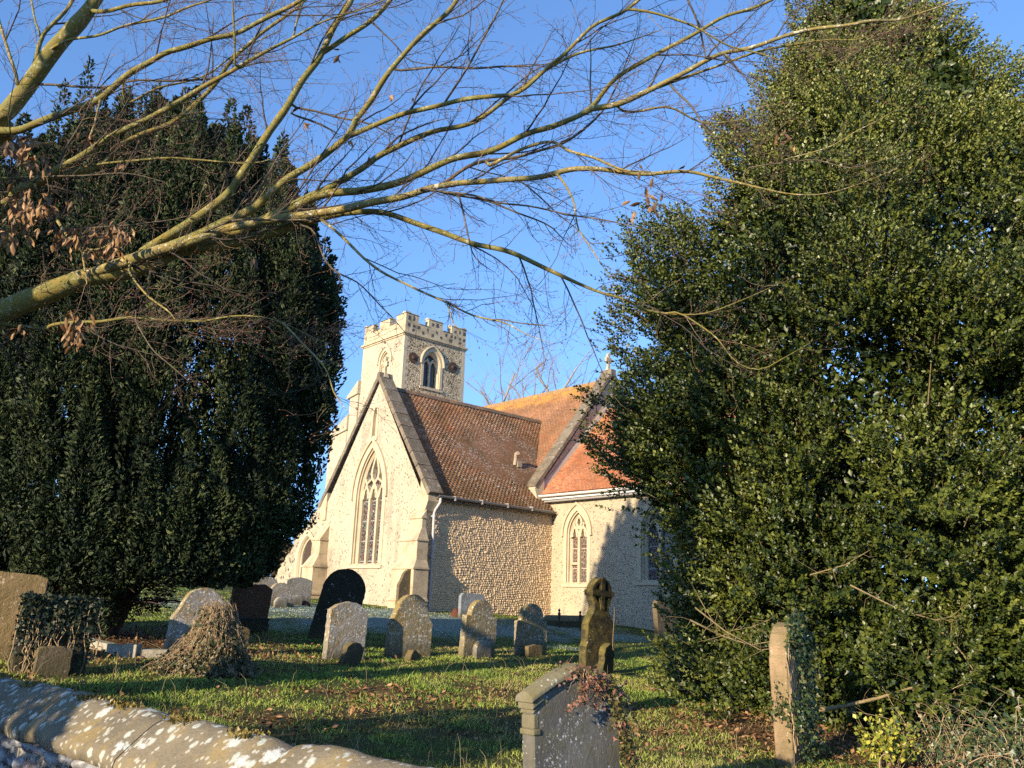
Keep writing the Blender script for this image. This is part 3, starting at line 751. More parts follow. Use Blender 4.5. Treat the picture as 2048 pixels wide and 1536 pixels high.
# valley lead
# --- tower ---------------------------------------------------------------------------------------------------------
TX0, TX1, TY0, TY1, TS, TP = 6.88, 10.95, 12.0, 15.95, 14.86, 15.60
PTE = lambda u, z, d: (u, TY0 + d, z); PTS = lambda u, z, d: (TX0 + d, u, z)
tw = MB()
ht = arch(8.20, 9.28, 12.30, 13.55, 14.28); htS = arch(14.15, 13.25, 12.3, 13.6, 14.25)
tw.poly([PTE(u, z, 0) for u, z in [(TX0, 0), (TX1, 0), (TX1, TS), (TX0, TS)]], [[PTE(u, z, 0) for u, z in ht]], 1)
tw.poly([PTS(u, z, 0) for u, z in [(TY0, 0), (TY1, 0), (TY1, TS), (TY0, TS)]], [[PTS(u, z, 0) for u, z in htS]], 0)
tw.add([(TX1, TY0, 0), (TX1, TY1, 0), (TX1, TY1, TS), (TX1, TY0, TS), (TX0, TY1, 0), (TX0, TY1, TS)], [(0, 1, 2, 3), (1, 4, 5, 2)], 0)
tw.add([(TX0, TY0, TS), (TX1, TY0, TS), (TX1, TY1, TS), (TX0, TY1, TS)], [(0, 1, 2, 3)], 0)
TW = tw.build('tower', [M_TOWS, M_TOWE], CH)
window('belfry_window', PTE, 8.20, 9.28, 12.30, 13.55, 14.28, 2, tr2s, CH, M_DRESS, M_LOUV, .34, .16)
window('belfry_window', PTS, 14.15, 13.25, 12.30, 13.60, 14.25, 2, tr2s, CH, M_DRESS, M_DRESSW, .18, .14)
for side in (0, 1):                                           # quoins, long and short
    mb = MB()
    for k in range(38):
        z = 7.6 + k * .19 + .001
        if z + .18 > TS: break
        l = .34 if k % 2 else .2
        if side == 0: mb.box((TX0 - .008, TY0 - .008, z), (TX0 + l, TY0 + .54 - l, z + .19))
        else: mb.box((TX1 - l, TY0 - .008, z), (TX1 + .008, TY0 + .54 - l, z + .19))
    mb.build('quoin_column', M_DRESS, TW)
mb = MB(); e = .10
for z, ee in ((TS - .06, .05), (TS + .02, .12)):
    mb.box((TX0 - ee, TY0 - ee, z), (TX1 + ee, TY1 + ee, z + .085))
mb.build('string_course', M_DRESSW, TW)
# parapet with battlements and flushwork
mb = MB(); t = .32; z0 = TS + .10
mb.box((TX0, TY0, z0), (TX1, TY0 + t, TP)); mb.box((TX0, TY1 - t, z0), (TX1, TY1, TP)); mb.box((TX0, TY0 + t, z0), (TX0 + t, TY1 - t, TP)); mb.box((TX1 - t, TY0 + t, z0), (TX1, TY1 - t, TP))
ME = [(TX0, 7.72), (8.37, 9.32), (9.92, TX1)]; MS = [(TY0, 12.88), (13.5, 14.45), (15.1, TY1)]
ZM = 16.02
for a, b in ME:
    for y in (TY0, TY1 - t): mb.box((a, y + .002, TP), (b, y + t - .002, ZM))
for a, b in MS:
    for x in (TX0, TX1 - t): mb.box((x + .002, a + (.33 if a == TY0 else .0), TP), (x + t - .002, b - (.33 if b == TY1 else 0), ZM))
for (a, b) in ME:
    for y in (TY0, TY1 - t): mb.prism([(a - .04, y - .045, ZM), (a - .04, y + t / 2, ZM + .10), (a - .04, y + t + .045, ZM)], (b - a + .08, 0, 0))
for (a, b) in MS:
    for x in (TX0, TX1 - t): mb.prism([(x - .045, a - .04, ZM), (x + t / 2, a - .04, ZM + .10), (x + t + .045, a - .04, ZM)], (0, b - a + .08, 0))
for a, b in ((7.72, 8.37), (9.32, 9.92)):
    for y in (TY0, TY1 - t): mb.prism([(a, y - .04, TP), (a, y + t / 2, TP + .07), (a, y + t + .04, TP)], (b - a, 0, 0))
for a, b in ((12.88, 13.5), (14.45, 15.1)):
    for x in (TX0, TX1 - t): mb.prism([(x - .04, a, TP), (x + t / 2, a, TP + .07), (x + t + .04, a, TP)], (0, b - a, 0))
PARA = mb
mb = PARA                                                     # knapped flint squares of the flushwork
def ragged(u0, u1, za, zb, P3):
    n = 10; pts = []
    for (a, b, c, d) in ((u0, za, u1, za), (u1, za, u1, zb), (u1, zb, u0, zb), (u0, zb, u0, za)):
        for k in range(3): pts.append((a + (c - a) * k / 3 + random.uniform(-.03, .03), b + (d - b) * k / 3 + random.uniform(-.03, .03)))
    mb.prism([P3(u, z, -.006) for u, z in pts], np.array(P3(0, 0, .02)) - np.array(P3(0, 0, 0)), 1)
x = TX0 + .14
k = 0
while x < TX1 - .2:
    ragged(x, x + random.uniform(.12, .2), z0 + .12, z0 + .28, PTE) if k % 2 else ragged(x, x + random.uniform(.1, .18), z0 + .34, z0 + .52, PTE)
    ragged(x + .02, x + .18, z0 + .36, z0 + .5, PTE) if k % 2 and random.random() < .4 else None
    if any(a < x and x + .2 < b for a, b in ME): ragged(x, x + random.uniform(.10, .17), TP + .08, TP + random.uniform(.22, .32), PTE)
    x += .31; k += 1
mb.build('parapet', [M_DRESSW, M_KNAP], TW)
for (u, z) in ((7.49, 13.66), (10.12, 13.70)):
    mb = MB(); ys = [TY0 - .005, TY0 - .05, TY0 - .055, TY0 - .03, TY0 - .035, TY0 - .09, TY0 - .11]; rs = [.29, .29, .25, .22, .12, .10, .03]
    mb.tube([(u, yy, z) for yy in ys], rs, 20); mb.build('tie_plate', M_IRON, TW)
# stepped west buttress of the tower
mb = MB()
def wb(y0, y1, za, zb, drop, x0, x1):
    mb.prism([(x0, y0, za), (x0, y1, za), (x0, y1, zb - drop), (x0, y0, zb)], (x1 - x0, 0, 0))
wb(TY1, 16.78, 0, 12.75, .55, TX0 - .10, TX0 + .62); wb(16.78, 18.55, 0, 10.85, .75, TX0 - .13, TX0 + .62)
mb.hexa([(TX0 - .2, TY1 - .05, 12.22), (TX0 + .68, TY1 - .05, 12.22), (TX0 + .68, 16.98, 12.05), (TX0 - .2, 16.98, 12.05)], [(TX0 - .2, TY1 - .05, 12.98), (TX0 + .68, TY1 - .05, 12.98), (TX0 + .68, 16.98, 12.2), (TX0 - .2, 16.98, 12.2)])
mb.hexa([(TX0 - .22, 16.7, 10.3), (TX0 + .68, 16.7, 10.3), (TX0 + .68, 18.78, 9.98), (TX0 - .22, 18.78, 9.98)], [(TX0 - .22, 16.7, 11.15), (TX0 + .68, 16.7, 11.15), (TX0 + .68, 18.78, 10.14), (TX0 - .22, 18.78, 10.14)])
mb.build('tower_buttress', M_TOWS, CH, bevel=.015)
# --- low rubble annexe with the pointed doorway on the left -----------------------------------------------------------
AX = 3.6; PA = lambda u, z, d: (AX + d, u, z)
dh = arch(15.05, 13.45, 1.0, 3.15, 4.30, 10)
mb = MB()
ap = [(11.0, .5), (18.5, .5), (18.2, 1.7), (17.2, 2.3), (16.6, 3.0), (15.9, 3.5), (15.4, 4.3), (14.7, 4.75), (14.1, 5.15), (13.55, 5.62), (12.9, 5.3), (11.6, 4.3), (11.0, 3.9)]
ap2 = []
for a, b in zip(ap, ap[1:] + ap[:1]):
    ap2.append(a)
    if a[1] > 1 and b[1] > 1:
        for k in range(1, 4): ap2.append((a[0] + (b[0] - a[0]) * k / 4 + random.uniform(-.05, .05), a[1] + (b[1] - a[1]) * k / 4 + random.uniform(-.06, .06)))
mb.prism([PA(u, z, 0) for u, z in ap2], (.5, 0, 0), 0, [[PA(u, z, 0) for u, z in dh]])
mb.build('annexe_wall', m_flint_wall('rubble_flint', (.50, .42, .29), .2, (.5, .41, .27), (.3, .25, .18), (.09, .08, .07), 7, 1.0, 1.0, .3, .4), CH)
mb = MB()
prev = None
for off_, d in ((.22, -.03), (.0, -.03), (-.06, .06), (-.08, .12), (-.14, .14), (-.16, .26)):
    cur = [PA(u, z, d) for u, z in arch(15.05 + off_, 13.45 - off_, 1.0, 3.15, 4.30 + off_ * 1.2, 10)]
    if prev: mb.strip(prev, cur)
    prev = cur
mb.build('door_surround', M_DRESS, CH)
mb = MB()
for k in range(9):
    u0 = 14.93 - k * .16; u1 = u0 - .15
    zt = 4.2 - 1.0 * (abs((u0 + u1) / 2 - 14.25) / .74) ** 1.6
    mb.box(PA(u1, 1.0, .20), PA(u0, zt, .25 + .002 * (k % 2)))
mb.build('door', m_plain('dark_oak', (.06, .04, .028), .7, .3, .4, 20), CH)
mb = MB(); coping_run(mb, 10.9, 3.95, 13.5, 5.72, AX - .08, AX + .62, 4, .14)
mb.build('annexe_coping', M_COPING, CH, bevel=.01)
mb = MB(); mb.add([(AX + .5, 11.0, 3.75), (AX + .5, 13.5, 5.45), (9, 13.5, 5.45), (9, 11.0, 3.75), (9, 17.5, 3.0), (AX + .5, 17.5, 3.0)], [(0, 1, 2, 3), (1, 5, 4, 2)])
mb.build('annexe_roof', M_TILE1, CH)

# ================================================================== GRAVESTONES
FACE = R_(42)                 # stone faces look the same way as the chapel's side wall
def arc(cx, cz, r, a0, a1, n=10): return [(cx + r * math.cos(R_(t)), cz + r * math.sin(R_(t))) for t in np.linspace(a0, a1, n)]
def pr_segment(w, h, rise):
    r = (w * w / 4 + rise * rise) / (2 * rise); a = math.degrees(math.asin(min(1, w / 2 / r)))
    return [(-w / 2, 0), (w / 2, 0)] + arc(0, h - r, r, 90 - a, 90 + a, 12)
def pr_shoulder(w, h, sh, inset):
    r = w / 2 - inset; zc = h - r; zs = h - r - sh * .2
    right = [(w / 2, zs - .02), (w / 2 - .005, zs), (w / 2 - inset * .9, zs + .005), (r + .01, zs + .02)]
    return [(-w / 2, 0), (w / 2, 0)] + right + arc(0, zc, r, 4, 176, 15) + [(-x, z) for x, z in reversed(right)]
def pr_scroll(w, h):
    """round head between concave shoulders"""
    r = w * .38; zc = h - r; rt = [(w / 2, h - r * 1.5), (w / 2 - .01, h - r * 1.4), (w * .45, h - r * 1.25), (w * .41, h - r * 1.08), (w * .385, h - r * .9)]
    return [(-w / 2, 0), (w / 2, 0)] + rt + arc(0, zc, r, 10, 170, 13) + [(-x, z) for x, z in reversed(rt)]
def pr_round(w, h): return [(-w / 2, 0), (w / 2, 0)] + arc(0, h - w / 2, w / 2, 0, 180, 18)
def pr_gothic(w, h, rise): 
    a = arch(-w / 2, w / 2, 0, h - rise, h, 8); return [a[-1]] + a[::-1][1:] if False else [(w / 2, 0)] + [p for p in reversed(a[:-1]) if p != (w / 2, 0)] 
def densify(pts, step):
    out = []
    for a, b in zip(pts, pts[1:] + pts[:1]):
        n = max(1, int(math.hypot(b[0] - a[0], b[1] - a[1]) / step))
        out += [(a[0] + (b[0] - a[0]) * k / n, a[1] + (b[1] - a[1]) * k / n) for k in range(n)]
    return out
def slab_mesh(prof, t, bury=.25, rough=.004, cham=.010, holes=()):
    """profile (u,z) extruded to thickness t with a worn chamfer"""
    prof = [(u, z if z > .001 else -bury) for u, z in prof]
    prof = densify(prof, .05); 
    prof = [(u + random.gauss(0, rough), z + random.gauss(0, rough)) for u, z in prof]
    area = sum(a[0] * b[1] - b[0] * a[1] for a, b in zip(prof, prof[1:] + prof[:1]))
    if area < 0: prof = prof[::-1]
    ins = offset(prof, cham, True)
    mb = MB(); P = lambda l, y: [(u, y, z) for u, z in l]
    mb.poly(P(ins, -t / 2), [P(h, -t / 2) for h in holes]); mb.strip(P(ins, -t / 2), P(prof, -t / 2 + cham), True); mb.strip(P(prof, -t / 2 + cham), P(prof, t / 2 - cham), True)
    mb.strip(P(prof, t / 2 - cham), P(ins, t / 2), True); mb.poly(P(ins, t / 2), [P(h, t / 2) for h in holes])
    for h in holes: mb.strip(P(h, -t / 2), P(h, t / 2), True)
    return mb
def stone(name, px, prof, t, m, label, cat, group=None, yaw=0, lean=0, tilt=0, dz=0.0, xy=None):
    """lean: sideways in its own plane (deg, + to the right); tilt: backwards"""
    if xy is None:
        d = ray(*px); Y = 8.0
        for _ in range(300):
            p = EYE + d * Y; Y += (p[2] - float(gz(p[0], p[1]))) / .24
        p = EYE + d * Y
        xy = (p[0], p[1])
    o = slab_mesh(prof, t).build(name, m)
    o.rotation_mode = 'XYZ'
    o.rotation_euler = (R_(-tilt), R_(lean), FACE + R_(yaw))
    o.location = (xy[0], xy[1], float(ground_z(xy[0], xy[1])) - .02 + dz)
    return tag(o, label, cat, group)

S_GREY = m_stone('grey_stone', (.34, .32, .29), specks=.75, spot=(.62, .62, .57), moss=.75, mossc=(.24, .17, .04), orange=.25)
S_LICH = m_stone('lichened_stone', (.26, .235, .18), specks=.9, spot=(.60, .58, .48), moss=.85, mossc=(.25, .18, .045), orange=.3, sc=18)
S_DARK = m_stone('dark_stone', (.055, .048, .035), specks=.05, moss=.35, mossc=(.07, .06, .02), dark=.5)  # near-black base also stands in for shade on leaning and ivy-wrapped stones
S_BROWN = m_stone('brown_stone', (.15, .115, .075), specks=.2, spot=(.34, .32, .27), moss=.6, mossc=(.13, .11, .035))
S_RED = m_stone('red_sandstone', (.18, .08, .045), specks=.1, spot=(.3, .25, .2), moss=.3)
S_PALE = m_stone('pale_stone', (.42, .38, .31), specks=.5, spot=(.56, .55, .5), moss=.45, mossc=(.25, .2, .08))
S_BLUE = m_stone('blue_grey_stone', (.24, .26, .28), specks=.4, spot=(.45, .47, .46), moss=.25)
S_NEAR = m_stone('near_headstone_stone', (.17, .165, .15), specks=.40, spot=(.52, .54, .52), moss=.42, mossc=(.17, .15, .06), sc=46, dark=.55, bmp=.35)
S_TAN = m_stone('tan_stone', (.25, .175, .085), specks=.25, spot=(.5, .42, .28), moss=.6, mossc=(.16, .12, .04), bmp=1.0)
S_POST = m_stone('orange_sandstone', (.36, .25, .145), specks=.2, spot=(.46, .41, .3), moss=.75, mossc=(.19, .155, .065), dark=.5, bmp=1.0)
S_CROSS = m_stone('mossy_stone', (.055, .047, .028), specks=.2, spot=(.35, .32, .22), moss=.9, mossc=(.17, .135, .035), dark=.5)
S_KERB = m_stone('kerb_stone', (.46, .42, .33), specks=.3, moss=.4, mossc=(.16, .15, .05))

GR = 'old headstones standing in a row across the lawn'; FT = 'small footstones in front of the headstones'; FAR = 'small lichened stones left of the chapel gable'
# the row across the middle
stone('headstone', (686, 1316), pr_segment(.68, .88, .13), .13, S_GREY, 'grey headstone with low curved top, lit left edge, in front of the dark leaning slab', 'headstone', GR, -2, 4, 3)
stone('footstone', (697, 1326), pr_segment(.36, .36, .09), .10, S_BROWN, 'brown tilted footstone leaning against the low curved grey headstone', 'footstone', FT, 12, 9, -10)
stone('headstone', (815, 1312), pr_scroll(.84, 1.03), .14, S_LICH, 'wide lichen-crusted headstone with round head and sloping shoulders, broken stump at its foot', 'headstone', GR, -3, 3, 2)
fs = stone('footstone', (826, 1322), [(-.17, 0), (.17, 0), (.16, .10), (.08, .13), (.0, .2), (-.07, .19), (-.14, .13), (-.17, .05)], .12, S_TAN, 'broken stump of a footstone before the wide lichen-crusted headstone', 'footstone', FT, 20, -4, 0)
stone('headstone', (953, 1314), pr_shoulder(.74, 1.0, .2, .12), .14, S_LICH, 'round-headed headstone with square notched shoulders and peeling face, blue stone behind it', 'headstone', GR, 0, 4, 1)
stone('footstone', (963, 1316), pr_round(.37, .32), .11, S_GREY, 'round-topped footstone before the square-shouldered headstone', 'footstone', FT, 4, 2, 0)
stone('headstone', (1061, 1308), pr_shoulder(.76, .96, .2, .10), .13, S_LICH, 'small round-headed headstone just left of the pierced cross stone', 'headstone', GR, -2, 1, 2)
stone('footstone', (1067, 1312), [(-.19, 0), (.19, 0), (.19, .2), (.0, .23), (-.19, .2)], .10, S_TAN, 'flat-topped mossy footstone before the small headstone beside the cross stone', 'footstone', FT, 2, 0, 0)
stone('headstone', (658, 1283), pr_round(.80, 1.36), .12, S_DARK, 'tall dark round-topped slab leaning steeply to the right', 'headstone', None, -26, 13, 10)
stone('headstone', (816, 1222), pr_scroll(.92, 1.28), .14, S_BROWN, 'brown shouldered headstone standing close to the chapel corner buttress', 'headstone', None, 0, 1, 1, dz=0.02)
stone('headstone', (942, 1236), [(-.45, 0), (.45, 0), (.45, .62), (.35, .72), (-.36, .74), (-.45, .64)], .14, S_BLUE, 'squat blue-grey headstone near the cobbled wall, behind the notched one', 'headstone', None, -4, 0, 0)
stone('headstone', (1333, 1292), [(-.36, 0), (.36, 0), (.42, 1.0), (.36, 1.10), (-.30, 1.14), (-.38, 1.05)], .14, S_BROWN, 'dark plain headstone half hidden by the left edge of the glossy evergreen', 'headstone', None, 0, -3, 2)
# far group by the buttress
stone('headstone', (524, 1212), pr_segment(.72, .82, .16), .12, S_GREY, 'mottled grey headstone, farthest left under the dark conifer edge', 'headstone', FAR, 0, 2)
stone('footstone', (520, 1214), pr_round(.36, .36), .1, S_PALE, 'small round footstone before the farthest left mottled headstone', 'footstone', FAR, 0, 0)
stone('headstone', (557, 1214), pr_scroll(.86, .66), .12, S_GREY, 'broad low headstone in the middle of the far left group', 'headstone', FAR, -2, 0)
stone('footstone', (559, 1217), pr_round(.36, .30), .1, S_PALE, 'little rounded footstone before the broad low far headstone', 'footstone', FAR)
stone('headstone', (593, 1208), pr_segment(.88, .80, .1), .13, S_PALE, 'pale brown headstone right beside the left chapel buttress', 'headstone', FAR, 2, 1)
stone('footstone', (592, 1211), pr_segment(.34, .30, .04), .1, S_PALE, 'small square footstone before the pale headstone by the left buttress', 'footstone', FAR)
# under the dark conifer
stone('headstone', (384, 1312), pr_scroll(.80, .97), .14, S_GREY, 'grey round-headed headstone with stepped shoulders half buried in dry ivy', 'headstone', None, -4, 6, 3)
stone('headstone', (488, 1262), [(-.4, 0), (.4, 0), (.42, .84), (.25, .92), (-.35, .86)], .13, S_RED, 'dark reddish headstone in deep shade behind the ivy mound', 'headstone', None, 0, 4, 0)
stone('footstone', (474, 1296), pr_segment(.34, .32, .05), .11, S_TAN, 'low sunlit footstone at the right foot of the ivy mound', 'footstone', None, 0, 0, 0)
stone('plinth_stone', (499, 1268), [(-.3, 0), (.3, 0), (.3, .3), (-.3, .3)], .3, S_DARK, 'squared dark plinth block before the reddish headstone', 'plinth', None, 0, 0, 0)
# far left
stone('headstone', (26, 1322), [(-.75, 0), (.16, 0), (.19, 1.0), (.05, 1.04), (-.6, 1.06), (-.78, .95)], .22, S_TAN, 'big rough tan slab at the left edge, lit by low sun', 'headstone', None, -15, 3, 3)
hb_xy = None
stone('headstone', (94, 1346), [(-.37, 0), (.37, 0), (.38, .68), (.30, .80), (.08, .83), (-.15, .80), (-.32, .81), (-.39, .7)], .16, S_DARK, 'dark headstone wrapped in ivy, third from the wall on the left', 'headstone', None, -8, 2, 2)
stone('footstone', (100, 1352), pr_segment(.36, .34, .03), .10, S_BROWN, 'plain squared footstone before the ivy-wrapped dark headstone', 'footstone', None, -6, 2, 0)

# pierced wheel-cross stone
def cross_stone():
    L = [(.36, 0), (.36, .42), (.35, .44), (.33, .48), (.33, .78), (.30, .86), (.245, .92), (.205, .98), (.185, 1.04), (.185, 1.08), (.21, 1.14)]
    hr = .26; hc = 1.30
    head = arc(0, hc, hr, -30, 210, 20)
    prof = [(-.36, 0)] + L + head + [(-x, z) for x, z in reversed(L[1:])]
    holes = []
    for q in range(4):
        a0 = 45 + q * 90; c = R_(a0); ctr = (.075 * math.cos(c) * 1.2, hc + .075 * math.sin(c) * 1.2)
        h = [(ctr[0], ctr[1])] + [(.19 * math.cos(R_(a0 + d)), hc + .19 * math.sin(R_(a0 + d))) for d in (-26, -14, 0, 14, 26)]
        holes.append(h)
    mb = slab_mesh(prof, .16, holes=holes, rough=.002)
    # raised cross arms over the pierced ring
    for y, s in ((-.085, -1), (.085, 1)):
        for (a, b) in (((-.045, hc - .27), (.045, hc + .27)), ((-.27, hc - .045), (.27, hc + .045))):
            mb.box((a[0], y - .012 - (.002 if a[0] < -.1 else 0), a[1]), (b[0], y + .012, b[1]))
    o = mb.build('headstone', S_CROSS)
    d = ray(1192, 1345); Y = 8.0
    for _ in range(300):
        p = EYE + d * Y; Y += (p[2] - float(gz(p[0], p[1]))) / .24
    p = EYE + d * Y
    sc = 1.0
    o.location = (p[0], p[1], float(ground_z(p[0], p[1])) - .02); o.rotation_euler = (0, R_(3), FACE + R_(0))
    tag(o, 'tall mossy headstone with wheel cross head pierced by four holes', 'headstone', None)
    return p
pc = cross_stone()
stone('footstone', (1210, 1350), [(-.18, 0), (.2, 0), (.15, .22), (.19, .32), (.15, .45), (.03, .52), (-.10, .47), (-.15, .36), (-.13, .25), (-.2, .1)], .12, S_CROSS, 'round-headed waisted footstone leaning against the wheel cross headstone', 'footstone', FT, 10, -6, -6)

# large near headstone with moulded cap
def near_stone():
    root = empty('headstone', (0.475, 5.62, 0), FACE + R_(-3), 'large dark grey headstone nearest the viewer, moulded cap and white lichen flecks', 'headstone')
    root.rotation_euler = (R_(-2), R_(-.5), FACE + R_(-4))
    root.location.z = float(ground_z(.50, 5.62)) - .05
    w, t, hs, hp = .735, .115, .87, 1.015
    body = [(-w / 2, 0), (w / 2, 0)] + [(w / 2, hs)] + [(u, hs + (hp - hs) * (1 - (abs(u) / (w / 2)) ** 1.5)) for u in np.linspace(w / 2, -w / 2, 15)[1:-1]] + [(-w / 2, hs)]
    slab_mesh(body, t, .3, .0015).build('slab', S_NEAR, root)
    # cap: weathered ridge running along the gabled top with a moulding down to the slab
    def cap(extra, dz, th):
        us = np.linspace(-w / 2 - extra, w / 2 + extra, 17); top = [(u, hs + dz + (hp - hs + .01) * (1 - min(1, abs(u) / (w / 2 + extra)) ** 1.4)) for u in us]
        return top
    mb = MB()
    for ex, z0, z1, y in ((.035, .0, .07, t / 2 + .03), (.02, -.04, .0, t / 2 + .016), (.008, -.065, -.04, t / 2 + .006)):
        a = cap(ex, z0, 0); b = cap(ex, z1, 0)
        if ex == .035:
            lo = [(u, -y, z) for u, z in a]; hi = [(u, -y + .005, z + .03) for u, z in a]; rg = [(u * .985, -y + .06, z + .062) for u, z in a]; rg2 = [(u * .985, y - .06, z + .062) for u, z in a]; hi2 = [(u, y - .01, z + .035) for u, z in a]; lo2 = [(u, y, z) for u, z in a]
            for p, q in ((lo, hi), (hi, rg), (rg, rg2), (rg2, hi2), (hi2, lo2), (lo2, lo)): mb.strip(p, q)
            for k in (0, -1): mb.add([lo[k], hi[k], rg[k], rg2[k], hi2[k], lo2[k]], [(0, 1, 2, 3, 4, 5)])
        else:
            for k in range(len(a) - 1):
                if abs(us_ := (a[k][0] + a[k + 1][0]) / 2) > w / 2 - .06:
                    mb.hexa([(a[k][0], -y, a[k][1]), (a[k + 1][0], -y, a[k + 1][1]), (a[k + 1][0], y, a[k + 1][1]), (a[k][0], y, a[k][1])], [(b[k][0], -y, b[k][1]), (b[k + 1][0], -y, b[k + 1][1]), (b[k + 1][0], y, b[k + 1][1]), (b[k][0], y, b[k][1])])
    # corbel mouldings on the two ends
    for s in (-1, 1):
        for (z0, z1, e) in ((hs - .185, hs - .15, .010), (hs - .15, hs - .07, .002)):
            mb.box((s * (w / 2 - .02) - (.05 if s < 0 else 0) * 0 - .02 - e, -t / 2 - e, z0), (s * (w / 2 - .02) + .02 + e, t / 2 + e, z1))
    mb.build('cap', m_stone('cap_stone', (.20, .18, .12), specks=.12, spot=(.45, .46, .42), moss=.6, mossc=(.16, .135, .05), sc=50, dark=.5, bmp=.35), root, bevel=.008)
    return root
NS = near_stone()

# orange-edged stone standing edge-on before the shrub
ps = stone('headstone', (1590, 1524), [(-.33, 0), (.33, 0), (.33, .98), (.30, 1.02), (.31, 1.10), (.24, 1.2), (.14, 1.27), (0, 1.30), (-.14, 1.27), (-.24, 1.2), (-.31, 1.10), (-.30, 1.02), (-.33, .98)], .17, S_POST, 'tall orange sandstone headstone seen edge-on with ivy, before the glossy evergreen', 'headstone', None, 14, -1.5, 1)

# chest grave with iron railings
def ledger():
    p = (1.95, 26.4); z = float(ground_z(*p))
    root = empty('ledger_tomb', (p[0], p[1], z), FACE, 'low dark ledger tomb beneath the two-light chancel window', 'tomb')
    mb = MB(); mb.box((-.95, -.4, -.2), (.95, .4, .14)); mb.build('plinth', S_DARK, root, bevel=.01)
    mb = MB(); mb.hexa([(-.9, -.36, .142), (.9, -.36, .142), (.9, .36, .142), (-.9, .36, .142)], [(-.8, -.1, .30), (.8, -.1, .30), (.8, .1, .30), (-.8, .1, .30)]); mb.build('coped_lid', S_BROWN, root, bevel=.01)
    for k, (px, py) in enumerate(((1118, 1256), (1160, 1258))):
        d = ray(px, py); Y = 25.2 
        q = EYE + d * Y; zz = float(ground_z(q[0], q[1]))
        mb = MB(); mb.tube([(q[0], q[1], zz - .1), (q[0], q[1], zz + .36)], .018, 6)
        mb.tube([(q[0], q[1], zz + .34), (q[0], q[1], zz + .40), (q[0], q[1], zz + .46), (q[0], q[1], zz + .50), (q[0], q[1], zz + .56)], [.02, .055, .02, .045, .004], 8)
        mb.tube([(q[0] - .05, q[1], zz + .30), (q[0] + .05, q[1], zz + .30)], .014, 6)
        o = mb.build('railing_post', m_plain('black_iron', (.02, .017, .015), .6, .4, .4) if k == 0 else bpy.data.materials['black_iron'])
        tag(o, ['rusty iron post with spearhead finial, left one before the dark ledger tomb', 'rusty iron post with spearhead finial nearest the wheel cross headstone'][k], 'post', 'iron posts by the ledger tomb')
ledger()
# stone kerb round a grave on the left
def kerb():
    p0, p1, p2 = np.array([-6.15, 12.6]), np.array([-5.0, 11.75]), np.array([-4.45, 11.95])
    z = float(ground_z(*p1)); mb = MB()
    for a, b in ((p0, p1 - .005), (p1, p2)):
        d = unit(b - a); nn = np.array([-d[1], d[0]]) * .075
        q = [a - nn, b - nn, b + nn, a + nn]
        mb.hexa([(x, y, float(gz(x, y)) - .1) for x, y in q], [(x, y, float(gz(x, y)) + .12) for x, y in q])
    mb.box((p1[0] - .1, p1[1] - .1, z - .1), (p1[0] + .1, p1[1] + .1, z + .17))
    tag(mb.build('grave_kerb', S_KERB, None, bevel=.012), 'pale low stone kerb around a grave beneath the dark conifer', 'grave kerb')
kerb()
# molehills
for k, (px, lab, r) in enumerate((((606, 1219), 'small dark molehill left of the leaning slab', .26), ((912, 1224), 'small reddish-brown earth heap at the cobbled wall foot', .2))):
    d = ray(*px); p = EYE + d * (25.5 if k == 0 else 26.3)
    a = np.linspace(0, 2 * np.pi, 19)[:-1]; mb = MB(); rings = []
    for rr, h in ((1.0, -.04), (.8, .06), (.5, .13), (.2, .17)):
        rings.append([(p[0] + r * rr * math.cos(t) * random.uniform(.85, 1.15), p[1] + r * rr * math.sin(t) * random.uniform(.85, 1.15), float(ground_z(p[0], p[1])) + h * (1.5 if k else .9) + random.uniform(-.012, .012)) for t in a])
    for u, v in zip(rings, rings[1:]): mb.strip(u, v, True)
    mb.add(rings[-1], [tuple(range(18))])
    tag(mb.build('molehill', m_plain('earth_%d' % k if False else ('turned_earth' if k == 0 else 'red_earth'), (.05, .035, .025) if k == 0 else (.10, .04, .025), .95, .1, .5, 30), None, True), lab, 'molehill')

